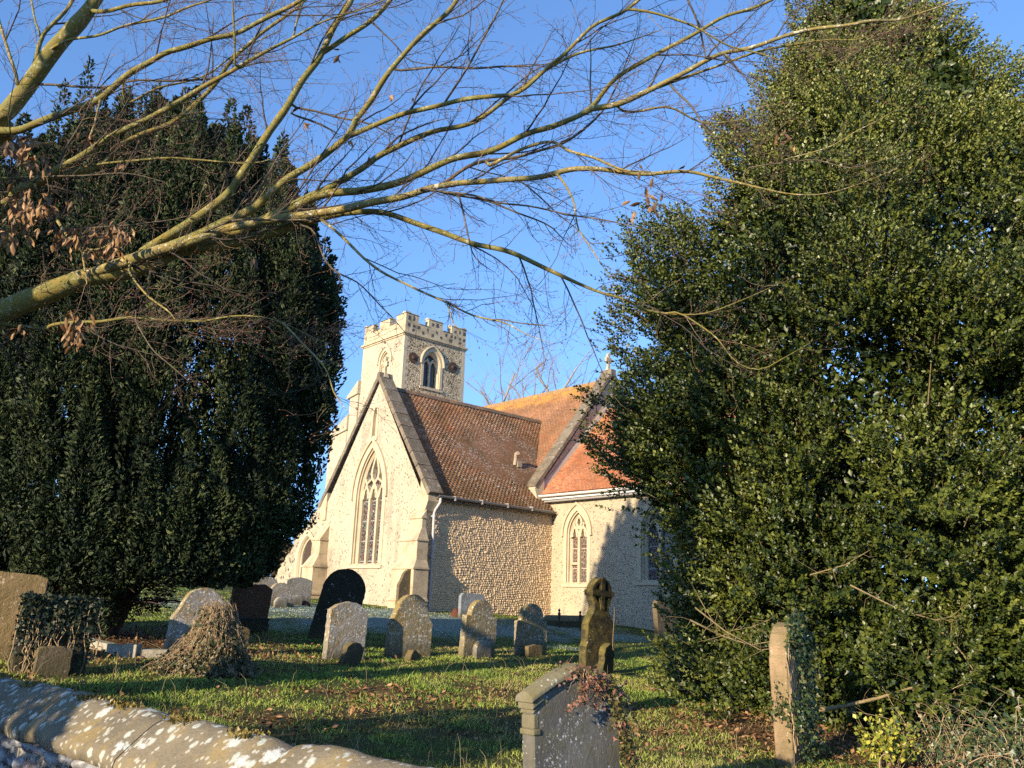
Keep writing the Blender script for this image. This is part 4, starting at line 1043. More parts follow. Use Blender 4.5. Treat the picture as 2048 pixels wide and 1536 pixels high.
# ================================================================== BOUNDARY WALL
def boundary_wall():
    root = empty('boundary_wall', (float(WP[0]), float(WP[1]), 0), math.atan2(WD[1], WD[0]), 'flint boundary wall with lichen-spotted sloping coping stones in the left foreground', 'wall')
    g = G('coping_stone'); fine = g.noise(60, 4, .7); big = g.noise(2.2, 5, .65)
    col = g.mix(g.ramp(big, [(.35, 0.0), (.68, 1.0)]), (.205, .17, .11), (.115, .10, .07))
    col = g.mix(g.math('MULTIPLY', g.ramp(g.noise(5, 4, .7), [(.5, 0.0), (.66, 1.0)]), .55), col, (.27, .19, .06))
    for q, thr, cut, c in ((6.5, .28, .70, (.46, .48, .45)), (15, .34, .58, (.40, .43, .37)), (30, .33, .58, (.38, .36, .29))):
        v = g.voro(q); cc = g.rgbx(g.voro(q, out='Color'), 0)
        on = g.math('GREATER_THAN', g.math('ADD', cc, g.math('MULTIPLY', g.math('SUBTRACT', big, .5), .4)), cut)
        rim = g.ramp(g.math('ADD', v, g.math('MULTIPLY', g.math('SUBTRACT', g.noise(30, 4, .7), .5), .75)), [(thr - .05, 1.0), (thr + .05, 0.0)])
        col = g.mix(g.math('MULTIPLY', g.math('MULTIPLY', on, rim), .9), col, c)
    col = g.mix(.45, col, g.mix(fine, (.2, .2, .2), (.8, .8, .8)), 'OVERLAY')
    mcop = g.fin(col, .92, g.bump(g.math('ADD', fine, g.math('MULTIPLY', g.noise(14, 4, .7), .8)), .6, .012), .2)
    prof = [(.03, 1.02), (-.01, 1.016), (-.045, 1.0), (-.075, .977), (-.105, .952), (-.135, .927), (-.165, .902), (-.195, .876), (-.215, .858), (-.225, .83), (-.215, .785), (-.17, .77), (.22, .77), (.27, .79), (.28, .84), (.10, .99)]
    x = -7.0; k = 0
    while x < 6.5:
        L = random.uniform(.75, 1.15); mb = MB(); n = 36
        rings = []
        for i in range(n + 1):
            f = i / n; xx = x + .006 + (L - .012) * f
            sh = .010 * (1 - min(1, min(f, 1 - f) * 14))
            ch = .012 * max(0, 1 - min(f, 1 - f) * 16) * random.random()
            pj = [vnoise(np.array([xx, y, z]), 4.0) - .5 for y, z in prof]; pk = [vnoise(np.array([xx + 9, y, z]), 14.0) - .5 for y, z in prof]
            rings.append([(xx, y * (1 - sh) + .022 * a_ + .010 * b_, z - sh * .5 - ch + .020 * a_ + .011 * b_) for (y, z), a_, b_ in zip(prof, pj, pk)])
        dz = random.uniform(-.01, .01); rings = [[(a, b, c + dz) for a, b, c in r] for r in rings]
        for a, b in zip(rings, rings[1:]): mb.strip(a, b, True)
        mb.add(rings[0], [tuple(range(len(prof)))]); mb.add(rings[-1], [tuple(range(len(prof)))])
        mb.build('coping_stone', mcop, root, smooth=True)
        x += L; k += 1
    # flint face: cobbles bedded in mortar
    mw = m_flint_wall('wall_flint', (.40, .36, .30), .5, (.34, .32, .3), (.20, .14, .09), (.035, .037, .045), 9, 1.2, 1.1, .1, .2)
    mb = MB(); mb.box((-7, -.15, -.1), (6.5, .21, .775)); mb.build('flint_core', mw, root)
    V = []; Fl = []; kk = 0; cols = []
    for r_ in range(9):
        z = .06 + r_ * .085
        x = -4.5 + (r_ % 2) * .06
        while x < 2.2:
            wx = random.uniform(.05, .085); c = (x + wx, -.145, z + random.uniform(-.015, .015))
            a = np.linspace(0, 2 * np.pi, 9)[:-1]; ph = random.random() * 6
            rr = [1, .85, .45]; base = len(V)
            for q, (s, h) in enumerate(((1.0, 0.0), (.8, .03), (.35, .05))):
                for t in a: 
                    j = 1 + .18 * math.sin(2 * t + ph) + random.uniform(-.06, .06)
                    V.append((c[0] + wx * .95 * s * j * math.cos(t), c[1] - h, c[2] + .04 * s * j * math.sin(t)))
            for q in (0, 1):
                for i in range(8): Fl.append((base + q * 8 + i, base + q * 8 + (i + 1) % 8, base + q * 8 + 8 + (i + 1) % 8, base + q * 8 + 8 + i)); cols.append(0)
            top = len(V); V.append((c[0], c[1] - .055, c[2]))
            Fl += []; cc = random.random()
            cols[-16:] = [cc] * 16
            for i in range(0, 8, 2): Fl.append((base + 16 + i, base + 16 + i + 1, base + 16 + (i + 2) % 8, top)); cols.append(cc)
            x += wx * 2.25
    g = G('flint_cobble'); f = g.noise(40, 4, .65)
    col = g.ramp(g.attr('rnd'), [(0, (.03, .032, .04)), (.35, (.10, .105, .12)), (.6, (.30, .30, .30)), (.75, (.20, .11, .05)), (.9, (.05, .05, .06)), (1, (.38, .36, .33))])
    col = g.mix(g.ramp(g.noise(12, 4, .7), [(.45, 0.0), (.6, .8)]), col, (.42, .42, .42))
    bigmesh('flints', np.array(V), np.array(Fl), g.fin(col, .45, g.bump(f, .4, .01), .5), root, True, rnd=cols)
    # moss tufts along the ridge
    P = []; 
    for c in (-.05, .55, 1.35, 1.75, 2.35, 2.9):
        for _ in range(260):
            P.append((c + random.gauss(0, .05), random.gauss(0.01, .03), 1.005 + random.uniform(-.01, .006)))
    P = np.array(P); d = unit(np.stack([rng.normal(0, .5, len(P)), rng.normal(0, .5, len(P)), np.ones(len(P))], -1))
    V, Fi = scatter(LEAF_V, LEAF_F, P, frames(d, rand_dirs(len(P))), rng.uniform(.014, .03, len(P)))
    bigmesh('moss', V, Fi, m_leaf('moss_tuft', [(0, (.10, .075, .015)), (1, (.22, .16, .03))]), root, False, rnd=np.repeat(rng.random(len(P)), 4))
boundary_wall()

# ================================================================== GRASS, LEAF LITTER
def in_view(x, y, z, pad=120):
    q = np.stack([x - EYE[0], y - EYE[1], z - EYE[2]], -1); d = q @ FW
    px = CX + F_PX * (q @ RIGHT) / np.maximum(d, .1); py = CY - F_PX * (q @ UPC) / np.maximum(d, .1)
    return (d > .5) & (px > -pad) & (px < 2048 + pad) & (py < 1536 + pad * 1.5)
def pts_ground(n, y0, y1, pw=1.0):
    y = y0 + (y1 - y0) * rng.random(n) ** pw; x = (rng.random(n) * 2 - 1) * (y * .72 + .6)
    k = wall_side(x, y) > .22; return x[k], y[k]
def build_grass():
    Vs = []; Fs = []; C1 = []; C2 = []; k0 = 0
    # clumps give the turf its tufty look
    for (y0, y1, n, h0, h1, wd) in ((3.5, 9.0, 110000, .03, .10, .0032), (9.0, 14.0, 150000, .03, .10, .0042), (14, 20, 120000, .03, .085, .006), (20, 31, 80000, .025, .06, .012)):
        x, y = pts_ground(n, y0, y1)
        lit = litter_amt(x, y)
        p3 = np.stack([x, y, 0 * x], -1)
        tuft = vnoise(p3 + 5, 3.2) * .6 + vnoise(p3 + 2, 9) * .4
        k = rng.random(len(x)) > np.clip(lit * 1.05 - .08, 0, .93)
        k &= rng.random(len(x)) < np.clip(.35 + (tuft - .3) * 2.2, .2, 1)
        x, y, tuft, lit = x[k], y[k], tuft[k], lit[k]; n = len(x)
        z = ground_z(x, y) - .012
        h = rng.uniform(h0, h1, n) * np.clip(.12 + tuft * 1.25, .3, 1.4) * .85
        fr = frost_amt(x, y)
        a = rng.random(n) * 2 * np.pi; le = rng.uniform(.2, 1.5, n) * h
        b = rng.random(n) * 2 * np.pi
        side = np.stack([np.cos(a), np.sin(a), 0 * a], -1) * wd * rng.uniform(.7, 1.3, n)[:, None]
        ln = np.stack([np.cos(b), np.sin(b), 0 * b], -1)
        base = np.stack([x, y, z], -1); up = np.array([0, 0, 1.0])
        m = base + ln * (le * .3)[:, None] + up * (h * .6)[:, None]; t = base + ln * le[:, None] + up * (h * rng.uniform(.75, 1, n))[:, None]
        V = np.stack([base - side, base + side, m + side * .8, m - side * .8, t], 1).reshape(-1, 3)
        i = np.arange(n)[:, None] * 5 + k0
        Vs.append(V); Fs.append(i + np.array([[0, 1, 2, 3]])); C2.append(i + np.array([[3, 2, 4]])); k0 += len(V)
        hue = np.clip(rng.normal(.50, .2, n) + (vnoise(p3[k] + 11, .7) - .5) * .8 + (vnoise(p3[k] + 21, 2.6) - .5) * .5 + lit * .4, 0, 1)
        C1.append((hue, fr))
    hue = np.concatenate([c[0] for c in C1]); fr = np.concatenate([c[1] for c in C1])
    F4 = np.concatenate(Fs); F3 = np.concatenate(C2)
    g = G('grass_blade')
    col = g.ramp(g.attr('rnd'), [(0, (.07, .14, .02)), (.35, (.17, .26, .036)), (.6, (.30, .34, .058)), (.82, (.24, .22, .07)), (1, (.33, .25, .12))])
    col = g.mix(g.attr('frost'), col, (.30, .37, .33))
    m = g.fin(col, .6, None, .3)
    o = bigmesh('grass', np.concatenate(Vs), [F4, F3], m, None, False, rnd=np.concatenate([hue, hue]), frost=np.concatenate([fr, fr]))
    tag(o, 'tufty green churchyard grass, frosted where the conifer shades it', None, None, 'stuff')
build_grass()
def build_litter():
    P = []; S = []; n = 46000
    x, y = pts_ground(n, 3.6, 17.5); l = litter_amt(x, y)
    k = rng.random(len(x)) < np.clip(l * .85 + .014, 0, 1); x, y = x[k], y[k]; n = len(x)
    z = ground_z(x, y) + rng.uniform(.004, .045, n)
    d = unit(np.stack([rng.normal(size=n), rng.normal(size=n), rng.normal(0, .35, n)], -1))
    hint = unit(np.stack([rng.normal(0, .5, n), rng.normal(0, .5, n), np.ones(n)], -1))
    V, Fi = scatter(DEAD_V, DEAD_F, np.stack([x, y, z], -1), frames(d, hint), rng.uniform(.035, .085, n))
    o = bigmesh('fallen_leaves', V, Fi, m_leaf('dead_leaf_ground', [(0, (.05, .028, .014)), (.35, (.13, .068, .030)), (.7, (.24, .125, .055)), (1, (.34, .20, .10))], .7, .25), None, False, rnd=np.repeat(rng.random(n), len(DEAD_F)))
    tag(o, 'brown fallen leaves scattered over the turf', None, None, 'stuff')
    # dry straw stalks
    T = Tubes(); x, y = pts_ground(2600, 4, 16)
    for a, b in zip(x, y):
        if rng.random() > .35: continue
        h = rng.uniform(.08, .26); dx, dy = rng.normal(0, .5, 2) * h; z = float(ground_z(a, b))
        T.add([(a, b, z - .01), (a + dx * .4, b + dy * .4, z + h * .7), (a + dx, b + dy, z + h)], [.0022, .0018, .0008], 3, rng.random())
    tag(T.build('dry_stalks', m_leaf('straw', [(0, (.30, .22, .10)), (1, (.45, .36, .20))], .7), None), 'pale dry grass stalks sticking out of the turf', None, None, 'stuff')
build_litter()

# ================================================================== IVY AND CREEPERS
M_IVY = m_leaf('ivy_leaf', [(0, (.020, .042, .014)), (.5, (.040, .065, .018)), (.8, (.085, .10, .03)), (1, (.15, .12, .05))], .4, .45)
M_STEM = m_bark('dry_stem', (.28, .19, .10), (.40, .30, .18), (.5, .42, .3), 0, 20, .2)
M_SHADEIVY = m_leaf('shade_toned_ivy_leaf', [(0, (.012, .022, .010)), (.6, (.025, .038, .015)), (1, (.06, .06, .03))], .5, .35)  # darker copy of the ivy leaf, shade put into its colour
def leafmass(name, P, N, size, m, parent, V0=IVY_V, F0=IVY_F, jit=.7):
    n = len(P); d = unit(N * .3 + rng.normal(0, jit, (n, 3)) + np.array([0, 0, -.5])); hint = unit(N + rng.normal(0, .35, (n, 3)))
    V, Fi = scatter(V0, F0, P, frames(d, hint), rng.uniform(size[0], size[1], n))
    return bigmesh(name, V, Fi, m, parent, False, rnd=np.repeat(rng.random(n), len(F0)))
def loc2w(o, p): return np.array([o.matrix_world @ Vector(q) for q in p])
bpy.context.view_layer.update()

def ivy_mound():
    c = at(402, 1296, 10.9); x0, y0 = c[0], c[1] ; z0 = float(ground_z(x0, y0))
    root = empty('ivy_mound', (x0, y0, z0), 0, 'tangled mound of ivy and dry stems slumped over the grey headstone', 'ivy')
    root.scale = (.80, .80, .80)
    # height field of the mound: tall on the right, trailing down to the left
    ax = np.array([.80, .60])                    # along the stone's face
    def H(u, v):
        u = np.asarray(u, float); v = np.asarray(v, float); p = np.stack([u, v, 0 * u], -1)
        u = u / .88; h = .86 * np.exp(-(np.abs(u - .30) / .40) ** 4 - (np.abs(v) / .50) ** 4) + .40 * np.exp(-((u + .20) / .38) ** 2 - ((v + .05) / .42) ** 2)
        return np.clip(h * (.72 + .55 * vnoise(p + 3, 3.1)) + .12 * (vnoise(p + 9, 7) - .5), 0, .92)
    P = []; Nn = []
    while len(P) < 15000:
        u, v = random.uniform(-.95, .85), random.uniform(-.75, .7); h = H(u, v)
        if h < .06: continue
        z = h * random.uniform(.55, 1.02) if random.random() < .75 else h * random.random()
        k = 1 + random.gauss(0, .05)
        P.append((ax[0] * u * k + ax[1] * v, ax[1] * u * k - ax[0] * v, z)); Nn.append((ax[0] * (u - .1) * .8 + ax[1] * v, ax[1] * (u - .1) * .8 - ax[0] * v - .25, .4))
    P = np.array(P); P += rng.normal(0, .045, P.shape) + np.array([0, -.02, .02]); leafmass('ivy_leaves', P, unit(np.array(Nn)), (.035, .075), m_leaf('mound_ivy_leaf', [(0, (.022, .034, .012)), (.4, (.05, .06, .02)), (.7, (.12, .09, .04)), (1, (.24, .16, .08))], .5, .35), root)
    T = Tubes()
    for _ in range(260):
        u, v = random.gauss(.2, .27), random.gauss(.05, .22); n = 9; lift = random.uniform(0, .20); a = random.gauss(math.pi * .9, .9); q = []
        for i in range(n):
            h = H(u, v); q.append((ax[0] * u + ax[1] * v, ax[1] * u - ax[0] * v, h * random.uniform(.88, 1.06) + .02 + lift * math.sin(i * .4))); u += math.cos(a) * .075 ; v += math.sin(a) * .06 + (.02 if v < 0 else -.02) * 0; a += random.gauss(0, .6)
        T.add(q, np.linspace(.0055, .002, n) * random.uniform(.6, 1.3), 4, random.random())
    for _ in range(60):                                            # hanging strands on the right
        u = random.gauss(.34, .16); v = random.gauss(.16, .14); h = float(H(u, v)); q = []
        for i in range(8):
            q.append((ax[0] * u + ax[1] * v, ax[1] * u - ax[0] * v, max(.0, h + .03))); u += random.gauss(.012, .02); v += random.gauss(.030, .022); h -= h * .17 + .03
        T.add(q, np.linspace(.006, .002, 8), 4, random.random())
    T.build('dry_stems', M_STEM, root)
ivy_mound()
def ivy_on_stones():
    # the dark ivy-wrapped stone at left
    st = [o for o in bpy.data.objects if 'wrapped in ivy' in o.get('label', '')][0]
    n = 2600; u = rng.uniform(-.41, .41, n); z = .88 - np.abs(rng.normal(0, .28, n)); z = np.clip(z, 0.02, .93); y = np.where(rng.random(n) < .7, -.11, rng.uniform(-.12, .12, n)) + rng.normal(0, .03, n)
    P = loc2w(st, np.stack([u, y, z], -1)); Nw = np.tile(np.array([.67, -.74, .3]), (n, 1))
    ro = empty('ivy', tuple(st.location), 0, 'ivy cloaking the left headstone by the wall, shade put into its leaf colour', 'ivy')
    leafmass('ivy_leaves', P - np.array(st.location), Nw, (.03, .06), M_SHADEIVY, ro)
    T = Tubes()
    for _ in range(26):
        a = random.uniform(-.4, .4); q = [(a + random.gauss(0, .03), -.12 - .02 * random.random(), z) for z in np.linspace(0, random.uniform(.5, .85), 7)]
        T.add(loc2w(st, q) - np.array(st.location), .005, 4, random.random())
    T.build('ivy_stems', M_STEM, ro)
    # ivy on the edge-on orange stone
    st = ps; ro = empty('ivy', tuple(st.location), 0, 'straggling ivy and bare stems hanging on the orange edge-on headstone', 'ivy')
    P = []
    for _ in range(1100): P.append((random.gauss(-.05, .14), -.10 - abs(random.gauss(0, .04)), random.gauss(1.22, .09)))
    for _ in range(1100): P.append((random.gauss(.12, .18), -.11 - abs(random.gauss(0, .05)), random.uniform(.05, 1.2)))
    for _ in range(150): P.append((-.36 + random.gauss(0, .03), random.gauss(-.02, .07), random.gauss(.55, .10)))
    for _ in range(260): P.append((random.gauss(-.22, .1), -.12 - abs(random.gauss(0, .05)), random.gauss(.45, .1)))
    P = np.array(P); W = loc2w(st, P) - np.array(st.location)
    leafmass('ivy_leaves', W, np.tile(np.array([.5, -.8, .3]), (len(W), 1)), (.025, .055), M_IVY, ro)
    T = Tubes()
    for _ in range(60):
        a = random.gauss(-.12, .12); zt = random.uniform(.8, 1.28); q = []
        for i in range(10): q.append((a, -.10 - .015 * abs(math.sin(i * 1.7 + a * 30)), zt - i * zt / 10.5)); a += random.gauss(0.008, .03)
        T.add(loc2w(st, q) - np.array(st.location), random.uniform(.0025, .006), 4, random.random())
    T.build('ivy_stems', M_STEM, ro)
    # reddish creeper draped over the near headstone's cap
    st = NS; ro = empty('creeper', tuple(st.location), 0, 'red and olive creeper trailing over the top of the near dark headstone', 'creeper')
    P = []; Rr = []
    def drape(u, z, y=-.14): P.append((u, y - abs(random.gauss(0, .02)), z)); Rr.append(min(1, max(0, random.gauss(.72, .2))))
    for _ in range(430):
        u = random.gauss(.07, .13); top = .985 + .05 - .16 * (abs(u) / .39) ** 1.5; 
        P.append((u, random.uniform(-.16, .1), top + random.gauss(.02, .022))); Rr.append(min(1, max(0, random.gauss(.65, .28))))
    for (u0, n, dz, du) in ((.02, 60, .17, -.05), (.08, 70, .20, 0.0), (.13, 40, .13, .02), (-.03, 26, .10, -.02)):
        for k in range(n):
            t = random.random(); drape(u0 + du * t + random.gauss(0, .018), 1.02 - dz * t, -.13)
    for k in range(60):
        t = random.random(); drape(.02 - .22 * t + random.gauss(0, .012), 1.0 - .22 * t - .03 * math.sin(t * 5))
    for k in range(760):                                           # olive trail down the right side
        t = random.random() ** .8; u = .22 + .16 * t + random.gauss(0, .035); z = 1.0 - .52 * t + random.gauss(0, .02)
        P.append((u, -.12 - abs(random.gauss(0, .025)), z)); Rr.append(max(0, random.gauss(.22, .14)) if random.random() < .85 else .9)
    for k in range(60):
        t = random.random(); P.append((.43 + random.gauss(0, .02), -.05 + random.gauss(0, .03), 1.0 - .55 * t)); Rr.append(.85)
    P = np.array(P); Rr = np.array(Rr); W = loc2w(st, P) - np.array(st.location); n = len(W)
    d = unit(rng.normal(0, .7, (n, 3)) + np.array([.1, -.2, -.6])); hint = unit(np.array([.5, -.7, .5]) + rng.normal(0, .4, (n, 3)))
    V, Fi = scatter(IVY_V, IVY_F, W, frames(d, hint), rng.uniform(.017, .036, n))
    m = m_leaf('creeper_leaf', [(0, (.035, .045, .012)), (.35, (.11, .10, .025)), (.55, (.17, .12, .045)), (.7, (.20, .085, .05)), (1, (.28, .13, .095))], .5, .35)
    bigmesh('creeper_leaves', V, Fi, m, ro, False, rnd=np.repeat(Rr, len(IVY_F)))
    T = Tubes()
    for _ in range(34):
        u = random.gauss(.1, .1); q = []; z = 1.06 - .16 * (abs(u) / .39) ** 1.5
        for i in range(8): q.append((u, -.125 - .01 * random.random(), z)); u += random.gauss(.01, .025); z -= random.uniform(.01, .035)
        T.add(loc2w(st, q) - np.array(st.location), .0018, 3, random.random())
    T.build('creeper_stems', M_STEM, ro)
    # thin bare stem hanging on the wheel-cross stone
    T = Tubes(); q = [(.0, -.13, 1.12), (.01, -.125, .9), (.025, -.12, .7), (.02, -.12, .5), (.04, -.12, .42)]
    cs = [o for o in bpy.data.objects if 'wheel cross head' in o.get('label', '')][0]
    for k in range(3): T.add(loc2w(cs, [(a + random.gauss(0, .012) + .01 * k, b, z) for a, b, z in q]), .004, 4, .5)
    tag(T.build('hanging_ivy', M_STEM), 'thin bare ivy stem hanging down the face of the wheel cross headstone', 'ivy')
bpy.context.view_layer.update()
ivy_on_stones()

# ================================================================== YEW
def prof_fn(pts):
    z, r = np.array(pts, float).T
    return lambda q: np.interp(q, z, r)
def build_yew():
    K_ = .872; cx, cy = -6.5, 13.6; gz0 = float(ground_z(cx, cy))
    root = empty('yew_tree', (cx, cy, gz0), 0, 'huge dark columnar conifer with upright plumes filling the left side', 'tree')
    Rz = prof_fn([(1.4, 2.3), (1.9, 3.0), (2.5, 3.4), (3.3, 3.8), (5, 4.0), (7, 4.0), (8.4, 3.55), (9.4, 2.9), (10.6, 1.7), (11.5, .5)])
    flat = .62
    P = []; D = []; Rn = []; HN = []
    plumes = []
    for k in range(500):
        t = random.random(); z1 = 2.2 + 9.2 * t
        rr = Rz(min(12.1, z1 - .6)); th = random.uniform(-math.pi, math.pi)
        if math.sin(th) > .45 and random.random() < .75: continue
        s = random.uniform(.72, 1.0) if random.random() < .78 else random.uniform(.3, .75)
        if z1 > 10.6: s = random.uniform(.0, 1.0)
        plumes.append((math.cos(th) * rr * s, math.sin(th) * rr * s * flat, z1, random.uniform(1.8, 3.8), random.uniform(.24, .50)))
    # tips along the skyline
    for k in range(46):
        x = random.uniform(-4, 4.0); zt = float(np.interp(abs(x - .0), [0, 1.6, 2.7, 3.4, 3.9, 4.1], [11.5, 11.2, 10.3, 9.2, 7.9, 6.4])) + random.uniform(-.5, .25)
        plumes.append((x * .97, random.uniform(-1, .4), zt, random.uniform(1.6, 2.8), random.uniform(.2, .36)))
    for k in range(70):
        x = random.uniform(-3.9, 3.9); zt = float(np.interp(abs(x), [0, 1.6, 2.7, 3.4, 3.9, 4.1], [11.6, 11.3, 10.4, 9.3, 8.0, 6.5])) + random.uniform(-1.6, .3)
        plumes.append((x * .97, random.uniform(-1.6, .2), zt, random.uniform(.9, 1.7), random.uniform(.09, .17)))
    for (x, y, z1, L, R) in plumes:
        n = int(860 * (L / 2) * (R / .3)) ; t = rng.random(n)
        th = rng.random(n) * 2 * np.pi; lump = .55 + .8 * vnoise(np.stack([np.cos(th) * 1.3 + x * 3, np.sin(th) * 1.3 + y * 3, t * L * 2.6], -1), 1.0); tone = random.uniform(-.26, .2)
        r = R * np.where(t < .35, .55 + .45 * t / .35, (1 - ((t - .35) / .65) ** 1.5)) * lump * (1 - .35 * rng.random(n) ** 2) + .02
        zz = z1 - L + t * L
        lean = (1 - t) * .0
        q = np.stack([x + r * np.cos(th), y + r * np.sin(th), zz], -1)
        d = np.stack([np.cos(th) * .75, np.sin(th) * .75, .9 + 0 * t], -1) + rng.normal(0, .45, (n, 3))
        P.append(q); D.append(d); Rn.append(np.clip(rng.normal(.42, .17, n) + .75 * (lump - .95) + tone, 0, 1)); HN.append(np.stack([np.cos(th), np.sin(th), .35 + 0 * th], -1))  # lumps coloured paler and hollows darker, light and shade put into the tone
    # drooping skirt tufts
    n = 34000; th = rng.random(n) * 2 * np.pi; zz = rng.uniform(1.15, 3.2, n); rr = Rz(zz) * rng.uniform(.8, 1.02, n)
    lump = vnoise(np.stack([np.cos(th) * 4, np.sin(th) * 4, zz * 1.2], -1), 1.6); k = lump > .42
    q = np.stack([np.cos(th) * rr, np.sin(th) * rr * flat, zz - gz0 * 0], -1)[k]; P.append(q); D.append(np.stack([np.cos(th), np.sin(th), .1 + 0 * th], -1)[k] + rng.normal(0, .5, q.shape)); Rn.append(np.clip(rng.normal(.5, .15, len(q)) + (lump[k] - .6) * 1.2, 0, 1)); HN.append(np.stack([np.cos(th), np.sin(th), .3 + 0 * th], -1)[k])  # tuft colour darkens in the hollows as painted shade
    n = 46000; zz = rng.uniform(1.6, 10.6, n); th = rng.random(n) * 2 * np.pi; rr = Rz(zz) * np.sqrt(rng.uniform(.12, .72, n))      # inner sprays, shade painted in as darker colour
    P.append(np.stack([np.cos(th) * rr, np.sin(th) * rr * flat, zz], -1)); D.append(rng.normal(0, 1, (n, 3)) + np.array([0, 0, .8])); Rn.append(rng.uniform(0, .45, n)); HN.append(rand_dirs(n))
    P = np.concatenate(P); D = unit(np.concatenate(D)); Rn = np.concatenate(Rn); HN = np.concatenate(HN)
    rr = np.hypot(P[:, 0], P[:, 1] / flat); low = np.where(P[:, 0] > .9, 1.62, 1.02) + .7 * (vnoise(P * np.array([1, 1, .2]), 1.3) - .5) - .35 * (P[:, 0] < -1.0)
    k = (rr < Rz(P[:, 2]) * (1.03 + .12 * (vnoise(P + 13, 2.2) - .5))) | (P[:, 2] > 8.5); k &= P[:, 2] > low
    P, D, Rn, HN = P[k], D[k], Rn[k], HN[k]; n = len(P)
    P[:, 0] = np.where(P[:, 0] < 0, P[:, 0] * .93, P[:, 0]); P[:, 2] = 1.6 + (P[:, 2] - 1.6) * K_ - gz0; P[:, :2] *= K_
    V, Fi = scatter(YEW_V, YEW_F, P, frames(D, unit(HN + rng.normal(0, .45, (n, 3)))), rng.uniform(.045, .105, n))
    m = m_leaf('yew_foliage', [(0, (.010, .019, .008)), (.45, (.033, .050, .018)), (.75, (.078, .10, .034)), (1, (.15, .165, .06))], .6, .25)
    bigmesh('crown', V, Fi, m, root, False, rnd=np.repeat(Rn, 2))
    # inner dead wood and stems
    T = Tubes(); _add = T.add; T.add = lambda P, r, n=3, c=.5: _add(np.asarray(P, float) * np.array([K_ * .8, K_ * .9, K_ * .92]), r, n, c)
    for k in range(46):
        th = random.uniform(-math.pi, math.pi); r0 = random.uniform(.1, .5); top = random.uniform(5, 10.5); r1 = Rz(top) * random.uniform(.3, .85)
        q = [(r0 * math.cos(th), r0 * math.sin(th) * .7, -.1)]
        for f in (.15, .3, .5, .75, 1): q.append(((r0 + (r1 - r0) * f ** .8) * math.cos(th) + random.gauss(0, .08), (r0 + (r1 - r0) * f ** .8) * math.sin(th) * flat + random.gauss(0, .08), (top - gz0) * f))
        T.add(q, np.linspace(random.uniform(.06, .12), .02, 6), 6, random.random())
    for k in range(150):
        th = random.uniform(-math.pi, 0.2); z = random.uniform(.6, 2.4); r0 = random.uniform(.4, 1.2); r1 = r0 + random.uniform(.8, 2.2)
        q = [(r * math.cos(th), r * math.sin(th) * flat, z + (r - r0) * .12 - .18 * (r - r0) ** 2 * .3 + random.gauss(0, .05)) for r in np.linspace(r0, r1, 5)]
        T.add(q, np.linspace(.018, .004, 5), 4, random.random())
    T.build('branches', m_bark('yew_wood', (.05, .034, .024), (.09, .06, .04), (.14, .11, .08), 0, 8, .3), root)
    mb = MB(); mb.tube([(0, 0, -.2), (0.02, 0, .5), (0, .02, 1.4), (.05, 0, 3), (0, 0, 6)], [.36, .28, .25, .22, .10], 14)
    mb.build('trunk', bpy.data.materials['yew_wood'], root, True)
build_yew()

